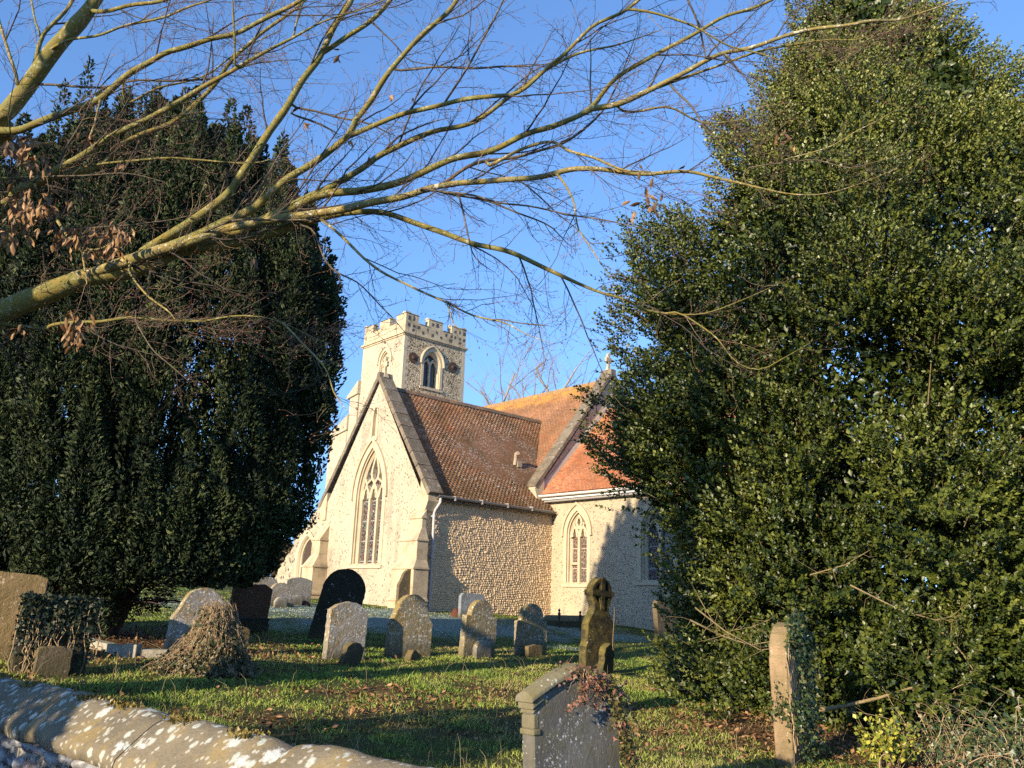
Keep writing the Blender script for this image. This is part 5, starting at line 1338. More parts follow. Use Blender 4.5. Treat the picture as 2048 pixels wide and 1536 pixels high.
# ================================================================== HOLLY
def leaf_ramp_holly():
    g = G('holly_leaf'); r = g.attr('rnd')
    col = g.ramp(r, [(0, (.013, .028, .007)), (.4, (.046, .064, .010)), (.72, (.096, .112, .017)), (.9, (.13, .155, .028)), (1, (.19, .20, .04))])
    return g.fin(col, .42, None, .40)
M_HOLLY = leaf_ramp_holly()
def build_holly():
    cx, cy = 6.35, 12.0; g0 = float(ground_z(cx, cy))
    root = empty('holly_tree', (cx, cy, g0), 0, 'massive glossy-leaved evergreen holly tree filling the right side', 'tree')
    Rz = prof_fn([(.15, 3.7), (.8, 3.7), (1.8, 3.65), (2.7, 3.85), (3.4, 4.2), (4.2, 4.5), (5.6, 4.45), (6.6, 4.1), (7.6, 3.4), (8.6, 2.75), (9.6, 2.0), (10.4, 1.6), (11.2, 1.0), (11.8, .3)])
    flat = .72
    lumps = [(random.uniform(-math.pi, math.pi), random.uniform(.3, 11.5), random.uniform(.3, .85), random.uniform(.08, .24), random.uniform(-.95, .6)) for _ in range(170)]
    def Rad(th, z):
        r = Rz(z)
        add = 0
        for (t0, z0, sz, st, a) in lumps:
            dt = (th - t0 + np.pi) % (2 * np.pi) - np.pi
            add = add + a * np.exp(-(dt / st) ** 2 - ((z - z0) / sz) ** 2)
        return np.maximum(r + add * np.clip(r / 3, .3, 1), .15)
    # extra protruding sprays seen against the sky and the church
    TI = []; DR = []; LL = []; TN = []
    def shell(n_, back):
        z = rng.uniform(.05, 11.9, n_); w_ = Rz(z) / 5; th = rng.uniform(-np.pi, np.pi, n_)
        k = (rng.random(n_) < w_ + .1) & ((np.sin(th) < .25) | (rng.random(n_) < .2)); z, th = z[k], th[k]
        r = np.maximum(Rad(th, z) - back - rng.exponential(.25, len(z)), .1)
        return np.stack([np.cos(th) * r, np.sin(th) * r * flat, z], -1), th
    t_, th_ = shell(30000, .42)                       # sparse inner shell between the boughs, tone lowered to stand in for shade
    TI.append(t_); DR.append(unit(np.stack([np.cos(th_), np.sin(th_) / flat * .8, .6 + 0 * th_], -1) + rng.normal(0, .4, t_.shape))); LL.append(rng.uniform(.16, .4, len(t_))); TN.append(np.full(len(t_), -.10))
    nb = 0
    while nb < 300:                                   # leafy boughs standing out from the crown
        z = random.uniform(.3, 11.6); th = random.uniform(-math.pi, math.pi)
        if random.random() > Rz(z) / 5 + .12 or (math.sin(th) > .3 and random.random() < .8): continue
        nb += 1; rb = random.uniform(.30, .80) * (.55 + .45 * float(Rz(z)) / 4.8); R0 = float(Rad(th, z)) - rb * random.uniform(.45, .95)
        c = np.array([math.cos(th) * R0, math.sin(th) * R0 * flat, z]); out = unit(np.array([math.cos(th), math.sin(th) / flat * .8, .35]))
        n = int(190 * (rb / .6) ** 2) + 20; d = rand_dirs(n * 2); d = d[(d @ out) > -.15][:n]
        st = 1 + .55 * np.clip(d @ out, 0, 1)         # drawn out towards the tip
        rad = rb * (.72 + .5 * vnoise(d * 1.3 + nb * 1.7, 1.5)) * np.where(rng.random(len(d)) < .12, rng.uniform(1.0, 1.35, len(d)), 1)
        TI.append(c + d * (rad * st)[:, None] * np.array([1, 1, .85])); DR.append(unit(d * .7 + out * .5 + np.array([0, 0, .35]) + rng.normal(0, .25, d.shape))); LL.append(rng.uniform(.14, .34, len(d))); TN.append(np.full(len(d), random.gauss(.02, .11)))
    tip = np.concatenate(TI); dr = np.concatenate(DR); L = np.concatenate(LL); TNE = np.concatenate(TN)
    # hand-placed long sprays on the left outline, rising to the left
    ex = []
    for (px, py, Yd, dx, dz, n) in ((1205, 615, 11.6, -.85, .5, 26), (1150, 785, 11.4, -.95, .35, 26), (1165, 880, 11.3, -.95, .3, 22), (1165, 925, 11.2, -1, .2, 16), (1182, 985, 11.2, -1, .12, 9), (1240, 1075, 11.0, -1, .1, 10), (1330, 1260, 10.6, -.9, .45, 18), (1335, 1370, 10.3, -.8, .5, 22), (1318, 440, 11.6, -.8, .6, 20), (1440, 300, 11.8, -.8, .6, 18), (1500, 262, 11.8, -.7, .7, 14), (1235, 540, 11.6, -.8, .6, 20), (1230, 700, 11.6, -.9, .4, 20), (1225, 960, 11.4, -.9, .3, 22), (1570, 130, 11.8, -.5, .8, 18), (1600, 40, 11.8, -.4, .9, 16), (1270, 1030, 11.2, -.9, .3, 20), (1310, 1130, 11.0, -.8, .4, 20)):
        c = at(px, py, Yd) - np.array([cx, cy, 0])
        for k in range(n):
            f = random.random(); o = c + np.array([-dx * f * .8, random.gauss(.05, .12), -dz * f * .55 + random.gauss(0, .05 + .16 * f)]); o[0] += random.gauss(0, .03)
            ex.append((o, unit(np.array([dx, random.gauss(-.1, .3), dz + random.gauss(0, .25)])), random.uniform(.16, .3)))
    tip = np.concatenate([tip, np.array([e[0] for e in ex])]); dr = np.concatenate([dr, np.array([e[1] for e in ex])]); L = np.concatenate([L, np.array([e[2] for e in ex])]); TNE = np.concatenate([TNE, np.zeros(len(ex))])
    tip[:, 0] -= .75 * np.clip((tip[:, 2] - 5) / 6.5, 0, 1.2) ** 1.3 * (np.arange(len(tip)) < len(tip) - len(ex)); tip[:, 2] -= g0
    ns = len(tip); nl = 11
    f = np.tile(np.linspace(.0, 1, nl), (ns, 1)) + rng.uniform(-.04, .04, (ns, nl))
    base = tip[:, None, :] - dr[:, None, :] * (L[:, None] * (1 - f))[..., None]
    base[..., 2] += -.05 * ((1 - f) * L[:, None]) 
    hint = unit(np.cross(dr, rand_dirs(ns))); bi = np.cross(dr, hint)
    ang = np.arange(nl)[None] * 2.4 + rng.random((ns, 1)) * 6.28
    radial = np.cos(ang)[..., None] * hint[:, None, :] + np.sin(ang)[..., None] * bi[:, None, :]
    spread = (.95 - .55 * f)[..., None]
    d = unit(dr[:, None, :] * .75 + radial * spread + np.array([0, 0, .08]))
    nrm = unit(dr[:, None, :] * .8 - radial * .6 + np.array([0, 0, .5]) + rng.normal(0, .22, (ns, nl, 3)))
    P = base.reshape(-1, 3); d = d.reshape(-1, 3); nrm = nrm.reshape(-1, 3); n = len(P)
    sz = rng.uniform(.042, .075, n) * np.repeat(np.clip(1.12 - .035 * (tip[:, 2]), .8, 1.15), nl)
    V, Fi = scatter(LEAF_V, LEAF_F, P, frames(d, nrm), np.stack([sz * rng.uniform(.85, 1.25, n), sz, sz], -1))
    shoot = np.repeat(np.clip(rng.normal(.42, .13, ns) + TNE, 0, 1), nl); print('holly shoots', ns)
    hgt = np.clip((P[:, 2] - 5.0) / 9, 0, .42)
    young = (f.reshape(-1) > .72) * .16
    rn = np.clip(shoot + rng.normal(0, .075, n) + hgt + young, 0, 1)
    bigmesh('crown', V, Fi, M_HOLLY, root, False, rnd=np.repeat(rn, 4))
    # deeper foliage, leaf colour held dark as painted inner shade
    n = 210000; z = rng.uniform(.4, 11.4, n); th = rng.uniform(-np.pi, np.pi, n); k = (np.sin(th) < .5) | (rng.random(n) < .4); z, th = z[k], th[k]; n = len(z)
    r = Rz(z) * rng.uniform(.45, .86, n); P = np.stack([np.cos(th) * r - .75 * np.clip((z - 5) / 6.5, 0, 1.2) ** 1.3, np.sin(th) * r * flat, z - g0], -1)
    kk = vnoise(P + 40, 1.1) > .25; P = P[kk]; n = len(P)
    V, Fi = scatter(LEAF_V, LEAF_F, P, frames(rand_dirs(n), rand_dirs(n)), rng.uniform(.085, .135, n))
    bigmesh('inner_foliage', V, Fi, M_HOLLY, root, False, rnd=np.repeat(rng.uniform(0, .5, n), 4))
    # stems, twigs, bare lower branches
    T = Tubes()
    for i in rng.choice(ns, 5200, replace=False):
        T.add([tip[i] - dr[i] * L[i] * 1.5 - np.array([0, 0, .03]), tip[i] - dr[i] * L[i] * .7, tip[i]], [.005, .0035, .0015], 3, .5)
    for k in range(70):
        th = random.uniform(-math.pi, .3); z0 = random.uniform(.3, 6); z1 = z0 + random.uniform(.3, 3.0); r1 = float(Rz(min(z1, 11.5))) * random.uniform(.75, .97)
        q = [(r1 * f * math.cos(th + .1 * math.sin(f * 5 + k)), r1 * f * math.sin(th) * flat, z0 + (z1 - z0) * f ** 1.4 + random.gauss(0, .06)) for f in np.linspace(.05, 1, 8)]
        T.add(q, np.linspace(random.uniform(.03, .06), .006, 8), 5, .5)
    for (pts, Yd, r0) in (([(1380, 1240), (1440, 1270), (1500, 1290), (1560, 1280)], 9.9, .012), ([(1390, 1215), (1450, 1262), (1520, 1300), (1555, 1296)], 9.8, .010), ([(1460, 1262), (1500, 1255), (1540, 1240)], 9.9, .007), ([(1395, 1190), (1415, 1225), (1440, 1262)], 9.9, .007), ([(1640, 1420), (1690, 1412), (1760, 1395), (1840, 1370)], 9.8, .03), ([(1700, 1170), (1800, 1220), (1870, 1240), (1930, 1228)], 9.5, .011), ([(1620, 1150), (1690, 1130), (1740, 1100)], 9.6, .010), ([(1880, 1260), (1920, 1300), (1960, 1360), (2040, 1400)], 9.4, .012), ([(1850, 1320), (1900, 1280), (1905, 1240)], 9.4, .010)):
        q = [at(x, y, Yd + random.uniform(-.1, .1)) - np.array([cx, cy, g0]) for x, y in pts]; T.add(q, np.linspace(r0, r0 * .35, len(q)), 5, .9)
        for k in range(9):
            i = random.randrange(len(q) - 1); p = q[i] + (q[i + 1] - q[i]) * random.random(); e = p + np.array([random.gauss(0, .16), random.gauss(-.05, .1), random.gauss(.04, .12)]); T.add([p, (p + e) / 2 + rng.normal(0, .02, 3), e], [.004, .003, .0015], 3, .9)
    T.build('branches', m_bark('holly_wood', (.16, .12, .06), (.24, .19, .10), (.4, .36, .27), .15, 9, .3), root)
    mb = MB(); mb.tube([(0, 0, -.2), (.03, 0, .8), (-.05, .05, 2.5), (0, 0, 6), (.1, 0, 10)], [.30, .22, .19, .13, .03], 12); mb.build('trunk', bpy.data.materials['holly_wood'], root, True)
build_holly()

# yellow-green seedling shrub and dry bramble at the right corner
def corner_plants():
    c = at(1775, 1478, 8.7); z0 = float(ground_z(c[0], c[1]))
    root = empty('yellow_shrub', (c[0], c[1], z0), 0, 'small yellow-green leafy shrub at the foot of the holly tree', 'shrub')
    T = Tubes(); P = []; D = []
    for k in range(60):
        a = random.uniform(0, 6.28); h = random.uniform(.15, .5); r = random.uniform(.05, .38)
        e = np.array([r * math.cos(a), r * math.sin(a) * .6, h]); b = np.array([e[0] * .3, e[1] * .3, 0])
        T.add([b, (b + e) / 2 + np.array([0, 0, .05]), e], [.004, .003, .0015], 3, .5)
        for j in range(16):
            f = random.uniform(.35, 1); P.append(b + (e - b) * f + rng.normal(0, .02, 3)); D.append(unit(rng.normal(0, .8, 3) + np.array([0, -.1, .5])))
    P = np.array(P); D = np.array(D); V, Fi = scatter(LEAF_V, LEAF_F, P, frames(D, unit(rng.normal(0, .5, P.shape) + np.array([-.3, -.6, .8]))), rng.uniform(.03, .06, len(P)) [:, None] * np.array([[1.2, 1, 1]]))
    bigmesh('leaves', V, Fi, m_leaf('yellow_leaf', [(0, (.06, .09, .012)), (.5, (.17, .19, .02)), (1, (.36, .32, .035))], .45), root, False, rnd=np.repeat(rng.random(len(P)), 4)); T.build('stems', M_STEM, root)
    c = at(1985, 1450, 8.9); z0 = float(ground_z(c[0], c[1]))
    root = empty('bramble_thicket', (c[0], c[1], z0), 0, 'dry tan bramble tangle in the lower right corner', 'bramble')
    T = Tubes()
    for k in range(330):
        a = random.uniform(0, 6.28); L = random.uniform(.4, 1.25); p = np.array([random.gauss(0, .5), random.gauss(0.1, .3), random.uniform(0, .1)]); q = []; v = np.array([math.cos(a) * .5, math.sin(a) * .35, random.uniform(.4, 1.3)]); r0 = random.choice([.002, .003, .003, .004, .007])
        for i in range(9): q.append(p.copy()); p = p + v * L / 9; v = v + np.array([random.gauss(0, .12), random.gauss(0, .12), -random.uniform(.05, .3)]); p[2] = max(p[2], .01)
        T.add(q, np.linspace(r0, r0 * .4, 9), 4, random.random())
    T.build('stems', m_bark('bramble_stem', (.29, .21, .12), (.40, .30, .18), (.45, .38, .28), 0, 14, .2), root)
    n = 2600; P = np.stack([rng.normal(0.1, .5, n), rng.normal(-.05, .3, n), np.abs(rng.normal(.2, .22, n))], -1)
    leafmass('leaves', P, np.tile(np.array([-.2, -.7, .5]), (n, 1)), (.03, .06), M_IVY, root)
corner_plants()

# ================================================================== BEECH
BX, BY = -7.2, 5.1
def build_beech():
    g0 = float(ground_z(BX, BY))
    root = empty('beech_tree', (BX, BY, 0), 0, 'bare beech tree reaching long lichened limbs across the sky from the left', 'tree')
    O = np.array([BX, BY, 0.0])
    mb_ = m_bark('beech_bark', (.185, .17, .048), (.08, .073, .028), (.42, .40, .30), .22, 7, .5)
    my_ = m_bark('lichened_bark', (.20, .18, .07), (.13, .11, .055), (.52, .49, .40), .30, 5, .8)
    mdk = m_bark('dark_twig_bark', (.075, .058, .04), (.11, .09, .06), (.32, .28, .22), .08, 9, .35)
    def depth(px, off): return 8.1 - 1.3 * np.clip(px, -100, 2000) / 2000 + off
    limbs = []
    #            points (2048 px), width start, width end, depth offset end, bark
    J = lambda z, dx=0., dy=0.: ('w', (BX + dx, BY + dy, z))
    LB = [
     ([J(3.2, .1, .1), J(3.75, .8, 1.2), (-60, 650), (0, 626), (90, 592), (182, 555), (255, 540), (300, 527), (365, 497), (456, 483), (547, 460), (638, 433), (709, 421), (828, 442), (937, 479), (1010, 501), (1101, 542), (1192, 583), (1250, 600), (1291, 620), (1360, 629), (1419, 624), (1492, 597), (1551, 570)], ([-200, 0, 150, 300, 456, 709, 1010, 1250, 1551], [64, 50, 42, 30, 25, 13, 11, 7, 3]), 3, .3, 0),
     ([(70, 606), (150, 562), (255, 520), (320, 500), (392, 478), (456, 456), (547, 437), (609, 428), (691, 412), (791, 397), (855, 374), (919, 362), (1010, 358), (1083, 351), (1147, 340), (1215, 337), (1300, 347), (1382, 342), (1455, 360), (1519, 378), (1592, 390), (1656, 387), (1724, 365), (1792, 337)], ([70, 300, 456, 640, 800, 1000, 1215, 1450, 1792], [22, 26, 21, 17, 15, 12, 11, 6, 2.5]), 3, -.2, 1),
     ([(283, 506), (340, 470), (392, 438), (456, 388), (501, 328), (547, 255), (583, 200), (611, 146), (643, 105), (674, 46), (700, 5), (722, -50)], 21, 12, .2, 0),
     ([(643, 108), (691, 77), (746, 36), (782, 0), (810, -40)], 12, 9, .3, 0),
     ([(340, 492), (392, 470), (501, 419), (529, 397), (583, 351), (638, 314), (700, 269), (709, 242), (750, 182), (796, 128), (846, 68), (901, 18), (930, -30)], 21, 9, -.2, 0),
     ([(690, 275), (773, 242), (828, 223), (883, 210), (992, 196), (1038, 182), (1092, 132), (1129, 100), (1183, 50), (1247, 23), (1300, -20)], 12, 7, -.4, 0),
     ([(883, 210), (924, 155), (960, 87), (1006, 0), (1020, -40)], 5, 4, -.2, 2),
     ([(801, 141), (873, 134), (946, 137), (1038, 137), (1092, 128)], 6, 4, 0, 2),
     ([(456, 470), (560, 425), (627, 392), (682, 365), (728, 342), (764, 314), (828, 287), (883, 260), (946, 242), (992, 214), (1038, 178), (1092, 136), (1150, 110), (1230, 92), (1320, 60)], 19, 5, .25, 0),
     ([(480, 462), (560, 428), (646, 392), (737, 378), (796, 365), (855, 342), (919, 314), (992, 292), (1056, 264), (1119, 246), (1174, 219), (1220, 169), (1261, 141), (1323, 105), (1391, 68), (1446, 36), (1510, 14), (1570, -15)], 20, 6, 0, 0),
     ([(1174, 219), (1238, 208), (1300, 180), (1337, 160), (1391, 137), (1455, 109), (1528, 82), (1610, 59), (1692, 52), (1747, 41), (1811, 34), (1900, 5), (1950, -20)], 14, 5, -.1, 1),
     ([(1291, 182), (1382, 146), (1474, 114), (1565, 91), (1656, 77), (1724, 77), (1788, 46)], 7, 3, .2, 0),
     ([(840, 382), (874, 375), (937, 337), (1010, 314), (1101, 292), (1147, 269), (1202, 228), (1225, 190), (1250, 130), (1275, 60)], 9, 3, .3, 2),
     ([(980, 330), (1040, 300), (1101, 283), (1138, 301), (1192, 319), (1247, 340), (1300, 342)], 8, 5, -.3, 1),
     ([(840, 376), (883, 383), (946, 387), (1010, 401), (1101, 419), (1147, 428), (1215, 442), (1284, 456), (1340, 470)], 6, 2, -.5, 2),
     ([(883, 384), (974, 401), (1047, 433), (1101, 456), (1129, 483), (1150, 500)], 5, 2, .2, 2),
     ([(919, 397), (937, 474), (946, 506), (965, 529), (990, 545)], 5, 2, -.3, 2),
     ([(1110, 348), (1124, 360), (1147, 401), (1156, 456), (1179, 492), (1206, 533), (1225, 560)], 6, 2, -.4, 1),
     ([(590, 448), (620, 425), (646, 442), (691, 479), (737, 524), (782, 556), (837, 583), (892, 606), (946, 633), (1010, 647), (1056, 670), (1106, 688)], 8, 3, -.8, 1),
     ([(893, 606), (900, 625), (908, 650), (925, 660)], 4, 2, -.8, 1), ([(985, 645), (1020, 640), (1060, 645), (1106, 652)], 3, 2, -.8, 2),
     ([(600, 450), (627, 465), (655, 529), (719, 574), (773, 624), (796, 647), (830, 690)], 5, 2, -.9, 2),
     ([J(5.0), (-40, 272), (0, 232), (27, 196), (59, 155), (91, 119), (128, 78), (169, 32), (191, 0), (225, -60)], 42, 29, 0, 0),
     ([(191, 22), (255, 14), (328, 0), (380, -25)], 11, 7, -.3, 0),
     ([(-30, 262), (30, 262), (68, 248), (137, 219), (196, 196), (237, 169), (283, 137), (328, 109), (365, 96), (410, 82), (469, 64), (515, 43), (588, 9), (640, -30)], 18, 9, -.4, 0),
     ([J(4.3), (-60, 430), (46, 378), (128, 333), (182, 296), (237, 269), (292, 242), (346, 210), (387, 187), (433, 160), (483, 132), (547, 96), (592, 73), (652, 41), (720, 20), (790, -10)], 20, 5, -.1, 0),
     ([J(4.1), (-60, 440), (0, 415), (68, 374), (137, 351), (205, 324), (237, 301), (292, 273), (346, 242), (401, 196), (437, 160), (465, 123), (510, 77), (574, 32), (611, 0), (640, -30)], 17, 6, .35, 0),
     ([J(4.4), (0, 355), (182, 328), (319, 317), (392, 319), (501, 326), (565, 314), (640, 330)], 7, 3, .3, 0),
     ([(60, 168), (100, 169), (182, 171), (273, 164), (365, 157), (433, 146), (547, 123), (600, 118)], 7, 3, .2, 2),
     ([(100, 100), (141, 82), (205, 73), (273, 46), (342, 23), (410, 5), (470, -20)], 7, 5, -.4, 0),
     ([(64, 150), (82, 82), (109, 46), (141, 0), (155, -40)], 10, 8, .3, 0), ([(82, 78), (68, 27), (58, -20)], 6, 4, .2, 0), ([(36, 175), (32, 150), (18, 105), (0, 41), (-15, -20)], 9, 6, -.3, 1),
     ([J(3.6, .3), (0, 646), (106, 644), (229, 638), (296, 636), (364, 638), (406, 638), (457, 632), (525, 634), (571, 647), (630, 676), (668, 690)], 9, 2, -1.0, 0),
     ([(571, 645), (614, 693), (652, 740), (669, 786), (700, 830)], 5, 2, -1.1, 1),
     ([(262, 528), (255, 542), (292, 592), (337, 624), (350, 640)], 6, 3, -.7, 1), ([(271, 620), (271, 646), (313, 706), (355, 744), (380, 765)], 4, 1.5, -1, 2),
     ([(114, 440), (141, 478), (173, 497), (210, 490), (230, 470)], 7, 3, -.6, 1), ([(171, 496), (172, 530), (174, 570)], 6, 4, -.6, 1),
     ([(590, 214), (646, 223), (709, 242), (750, 255), (791, 273)], 6, 3, .3, 2), ([(585, 232), (636, 246), (677, 269)], 5, 4, .3, 2),
     ([(741, 41), (791, 91), (819, 119), (883, 132)], 4, 2, .2, 2), ([(764, 305), (796, 273), (837, 251), (892, 237)], 6, 3, -.2, 2),
     ([(1365, -30), (1373, 0), (1396, 46), (1405, 73), (1414, 128)], 5, 4, .3, 2), ([(1255, 15), (1300, 27), (1350, 41), (1396, 59), (1455, 87), (1519, 105), (1580, 128)], 7, 3, .2, 0),
     ([(1230, 208), (1255, 223), (1337, 223), (1405, 237), (1474, 237), (1542, 232)], 7, 3, .3, 0), ([(1340, 165), (1350, 182), (1382, 219), (1405, 246), (1432, 273), (1450, 300)], 5, 3, -.2, 2),
     ([(1455, 112), (1469, 132), (1496, 164), (1528, 201), (1546, 232)], 5, 2, -.2, 2),
     ([(1490, 340), (1537, 330), (1587, 328), (1628, 324), (1692, 335), (1747, 324), (1806, 310), (1856, 289)], 4, 1.5, -.3, 2), ([(1560, 322), (1592, 314), (1656, 301), (1719, 264), (1802, 212)], 3.5, 1.5, -.2, 1),
     ([(1330, 626), (1364, 627), (1423, 673), (1469, 723), (1524, 732), (1569, 714), (1619, 687)], 4, 1.5, -.2, 0),
     ([(255, 205), (330, 170), (420, 140), (500, 90), (560, 60)], 6, 3, .6, 0), ([(392, 470), (470, 445), (560, 440), (640, 438)], 6, 3, -.6, 2),
     ([J(4.2), (-20, 380), (80, 350), (160, 347), (260, 348), (330, 365)], 6, 2, -.7, 2), ([(60, 470), (130, 458), (250, 455), (330, 440), (400, 430), (470, 436)], 5, 2, .8, 2),
     ([(205, 200), (182, 245), (176, 275), (190, 300)], 6, 3, -.5, 1), ([(470, 130), (466, 60), (464, -10)], 6, 4, -.3, 0), ([(587, 72), (600, 30), (610, -20)], 5, 4, .2, 0),
    ]
    def smooth_poly(P, W, step):
        P = np.array(P); seg = np.linalg.norm(np.diff(P, axis=0), axis=1); s = np.concatenate([[0], np.cumsum(seg)])
        n = max(4, int(s[-1] / step)); q = np.linspace(0, s[-1], n)
        # Catmull-Rom through the points
        out = []; idx = np.clip(np.searchsorted(s, q, 'right') - 1, 0, len(P) - 2)
        for i, t in zip(idx, q):
            f = (t - s[i]) / max(seg[i], 1e-6); p0 = P[max(0, i - 1)]; p1 = P[i]; p2 = P[i + 1]; p3 = P[min(len(P) - 1, i + 2)]
            out.append(.5 * ((2 * p1) + (p2 - p0) * f + (2 * p0 - 5 * p1 + 4 * p2 - p3) * f * f + (3 * p1 - p0 - 3 * p2 + p3) * f ** 3))
        return np.array(out), np.interp(q, s, W)
    parts = []; known = []
    for pts, w0, w1, off, bk in LB:
        P = []; n = len(pts); Wd = []; off0 = 0.0; p = pts[0]
        if p[0] != 'w' and known:                     # a side branch starts on the branch that bears it
            kn = np.array(known); dd = np.hypot(kn[:, 0] - p[0], kn[:, 1] - p[1]); i = int(dd.argmin())
            if dd[i] < 60: off0 = float(kn[i, 2] - depth(p[0], 0)); pts = [(float(kn[i, 0]), float(kn[i, 1]))] + list(pts if dd[i] > 6 else pts[1:]); n = len(pts)
        for i, p in enumerate(pts):
            f = i / (n - 1)
            if p[0] == 'w': P.append(np.array(p[1])); Yd = BY
            else:
                Yd = float(depth(p[0], off0 + off * f)) ; P.append(at(p[0], p[1], Yd))
            wp = 1.0 * float(np.interp(p[0] if p[0] != 'w' else -200, w0[0], w0[1])) if isinstance(w0, tuple) else (w0 + (w1 - w0) * f ** .8) * 1.04
            Wd.append(wp / F_PX * Yd / 2 * (1.12 if p[0] == 'w' else 1))
        Q, r = smooth_poly(P, Wd, .09)
        if w1 <= 5: r = r * np.interp(np.linspace(0, 1, len(r)), [0, .8, 1], [1, 1, .35])
        k = vnoise(Q * 1.0 + len(parts) * 3.1, 2.2) - .5; k2 = vnoise(Q + 9 + len(parts), 2.2) - .5
        Q = Q + np.stack([k * 0, k2 * .16, k * .05], -1) * np.clip(np.linspace(0, 3, len(Q)), 0, 1)[:, None] * np.clip(np.linspace(3, 0, len(Q)), .2, 1)[:, None]
        qq = Q - EYE; dp = qq @ FW; known += list(zip(CX + F_PX * (qq @ RIGHT) / dp, CY - F_PX * (qq @ UPC) / dp, qq[:, 1]))
        r = r * (1 + .16 * (vnoise(Q + 3, 6) - .5)) ; parts.append((Q, r, bk))
    mats = [mb_, my_, mdk]
    for Q, r, bk in parts:
        T = Tubes(); T.add(Q - O, r, 8 if r[0] > .02 else 6, .5); T.build('limb', mats[bk], root)
    T = Tubes(); T.add([(0, 0, g0 - .4), (0, 0, g0 + .2), (.02, .0, 1.8), (.12, -.02, 3.0), (.02, 0, 4.3), (-.1, .05, 5.5), (.1, 0, 7.5), (.3, .2, 9.5)], [.62, .42, .34, .34, .29, .22, .14, .07], 16, .5)
    T.build('trunk', mb_, root)
    # upper limbs above and behind the picture (they carry the crown that shades the lawn)
    up = []
    for k in range(9):
        a = random.uniform(-2.6, 2.9); z = random.uniform(3.2, 8.5); L = random.uniform(3, 6.5); el_ = random.uniform(.15, .9); p = np.array([BX, BY, z]); q = []
        d = np.array([math.cos(a) * math.cos(el_), math.sin(a) * math.cos(el_), math.sin(el_)])
        # keep these out of the traced view: only those leading away from the picture
        if d[0] > .15 and d[1] > -.7: d[0] = -abs(d[0])
        for i in range(10): q.append(p.copy()); p = p + d * L / 10; d = unit(d + rng.normal(0, .09, 3) + np.array([0, 0, .02]))
        q = np.array(q); r = np.linspace(random.uniform(.07, .13), .012, 10); up.append((q, r, 0)); T = Tubes(); T.add(q - O, r, 7, .5); T.build('limb', mb_, root)
    # ---------------- twigs
    T = Tubes(); BP = []; BD = []
    def twig(p, d, L, r0, lev):
        n = 6 if lev == 0 else 4; q = [p]; dd = d
        for i in range(n):
            dd = unit(dd + rng.normal(0, .16 if lev == 0 else .2, 3) + np.array([0, 0, .012])); q.append(q[-1] + dd * L / n)
        q = np.array(q); T.add(q - O, np.linspace(r0, r0 * .45, len(q)), 3, random.random())
        BP.append(q[-1]); BD.append(dd)
        if lev < 2:
            m = int(L / (.085 if lev == 0 else .07)); sgn = 1
            for j in range(m):
                f = (j + .6) / m * n; i = min(n - 1, int(f)); b = q[i] + (q[i + 1] - q[i]) * (f - i); t = unit(q[i + 1] - q[i])
                sd = unit(np.cross(t, rand_dirs(1)[0])); sgn = -sgn
                l2 = L * random.uniform(.16, .42) * (1.15 - f / n * .6)
                if l2 < .03: continue
                if lev == 1 and random.random() < .45:
                    BP.append(b + sd * .01); BD.append(unit(t + sd * .8)); continue
                twig(b, unit(t * .8 + sd * random.uniform(.5, 1.0)), l2, r0 * .6, lev + 1)
    def branchlet(p, d, L, r0):
        q = [p]; dd = d
        for i in range(8):
            dd = unit(dd + rng.normal(0, .10, 3) + np.array([0, 0, .01])); q.append(q[-1] + dd * L / 8)
        q = np.array(q); rr_ = np.linspace(r0, r0 * .35, 9); T.add(q - O, rr_, 4, random.uniform(0, .45)); t = .1
        while t < L:
            f = t / L * 8; i = min(7, int(f)); b = q[i] + (q[i + 1] - q[i]) * (f - i); tn = unit(q[i + 1] - q[i]); sd = unit(np.cross(tn, rand_dirs(1)[0])); sd[1] *= .7
            twig(b, unit(tn * random.uniform(.6, 1.1) + sd), random.uniform(.18, .5), min(.0032, rr_[i] * .6), 0); t += random.uniform(.07, .16)
        twig(q[-1], dd, .3, .0025, 0)
    for Q, r, bk in parts:
        s = np.concatenate([[0], np.cumsum(np.linalg.norm(np.diff(Q, axis=0), axis=1))]); t = random.uniform(.5, 1.2)
        while t < s[-1]:
            i = max(0, min(len(Q) - 2, int(np.searchsorted(s, t)) - 1))
            if .009 < r[i] < .08 and Q[i][2] > 3.2:
                tn = unit(Q[i + 1] - Q[i]); sd = unit(np.cross(tn, rand_dirs(1)[0])); sd[1] *= .5
                branchlet(Q[i] + sd * r[i] * .5, unit(tn * random.uniform(.7, 1.3) + sd * .8), random.uniform(.6, 1.5), min(.0105, r[i] * .5))
            t += random.uniform(.4, 1.0)
    for Q, r, bk in parts + up[:6]:
        s = np.concatenate([[0], np.cumsum(np.linalg.norm(np.diff(Q, axis=0), axis=1))]); t = random.uniform(.1, .3)
        while t < s[-1]:
            i = min(len(Q) - 2, int(np.searchsorted(s, t)) - 1); i = max(0, i)
            rr = r[i]
            if rr < .075 and Q[i][2] > 2.2:
                tn = unit(Q[i + 1] - Q[i]); sd = unit(np.cross(tn, rand_dirs(1)[0])); sd[1] *= .6
                L = random.uniform(.22, .72) * (1.0 if rr > .012 else .75)
                twig(Q[i] + sd * rr * .6, unit(tn * random.uniform(.6, 1.1) + sd), L, min(.0042, rr * .55), 0)
            t += random.uniform(.11, .30) if rr > .012 else random.uniform(.07, .19)
        if r[-1] < .02: 
            for _ in range(3): twig(Q[-1], unit(Q[-1] - Q[-2] + rng.normal(0, .3, 3)), random.uniform(.2, .45), min(.003, r[-1]), 0)
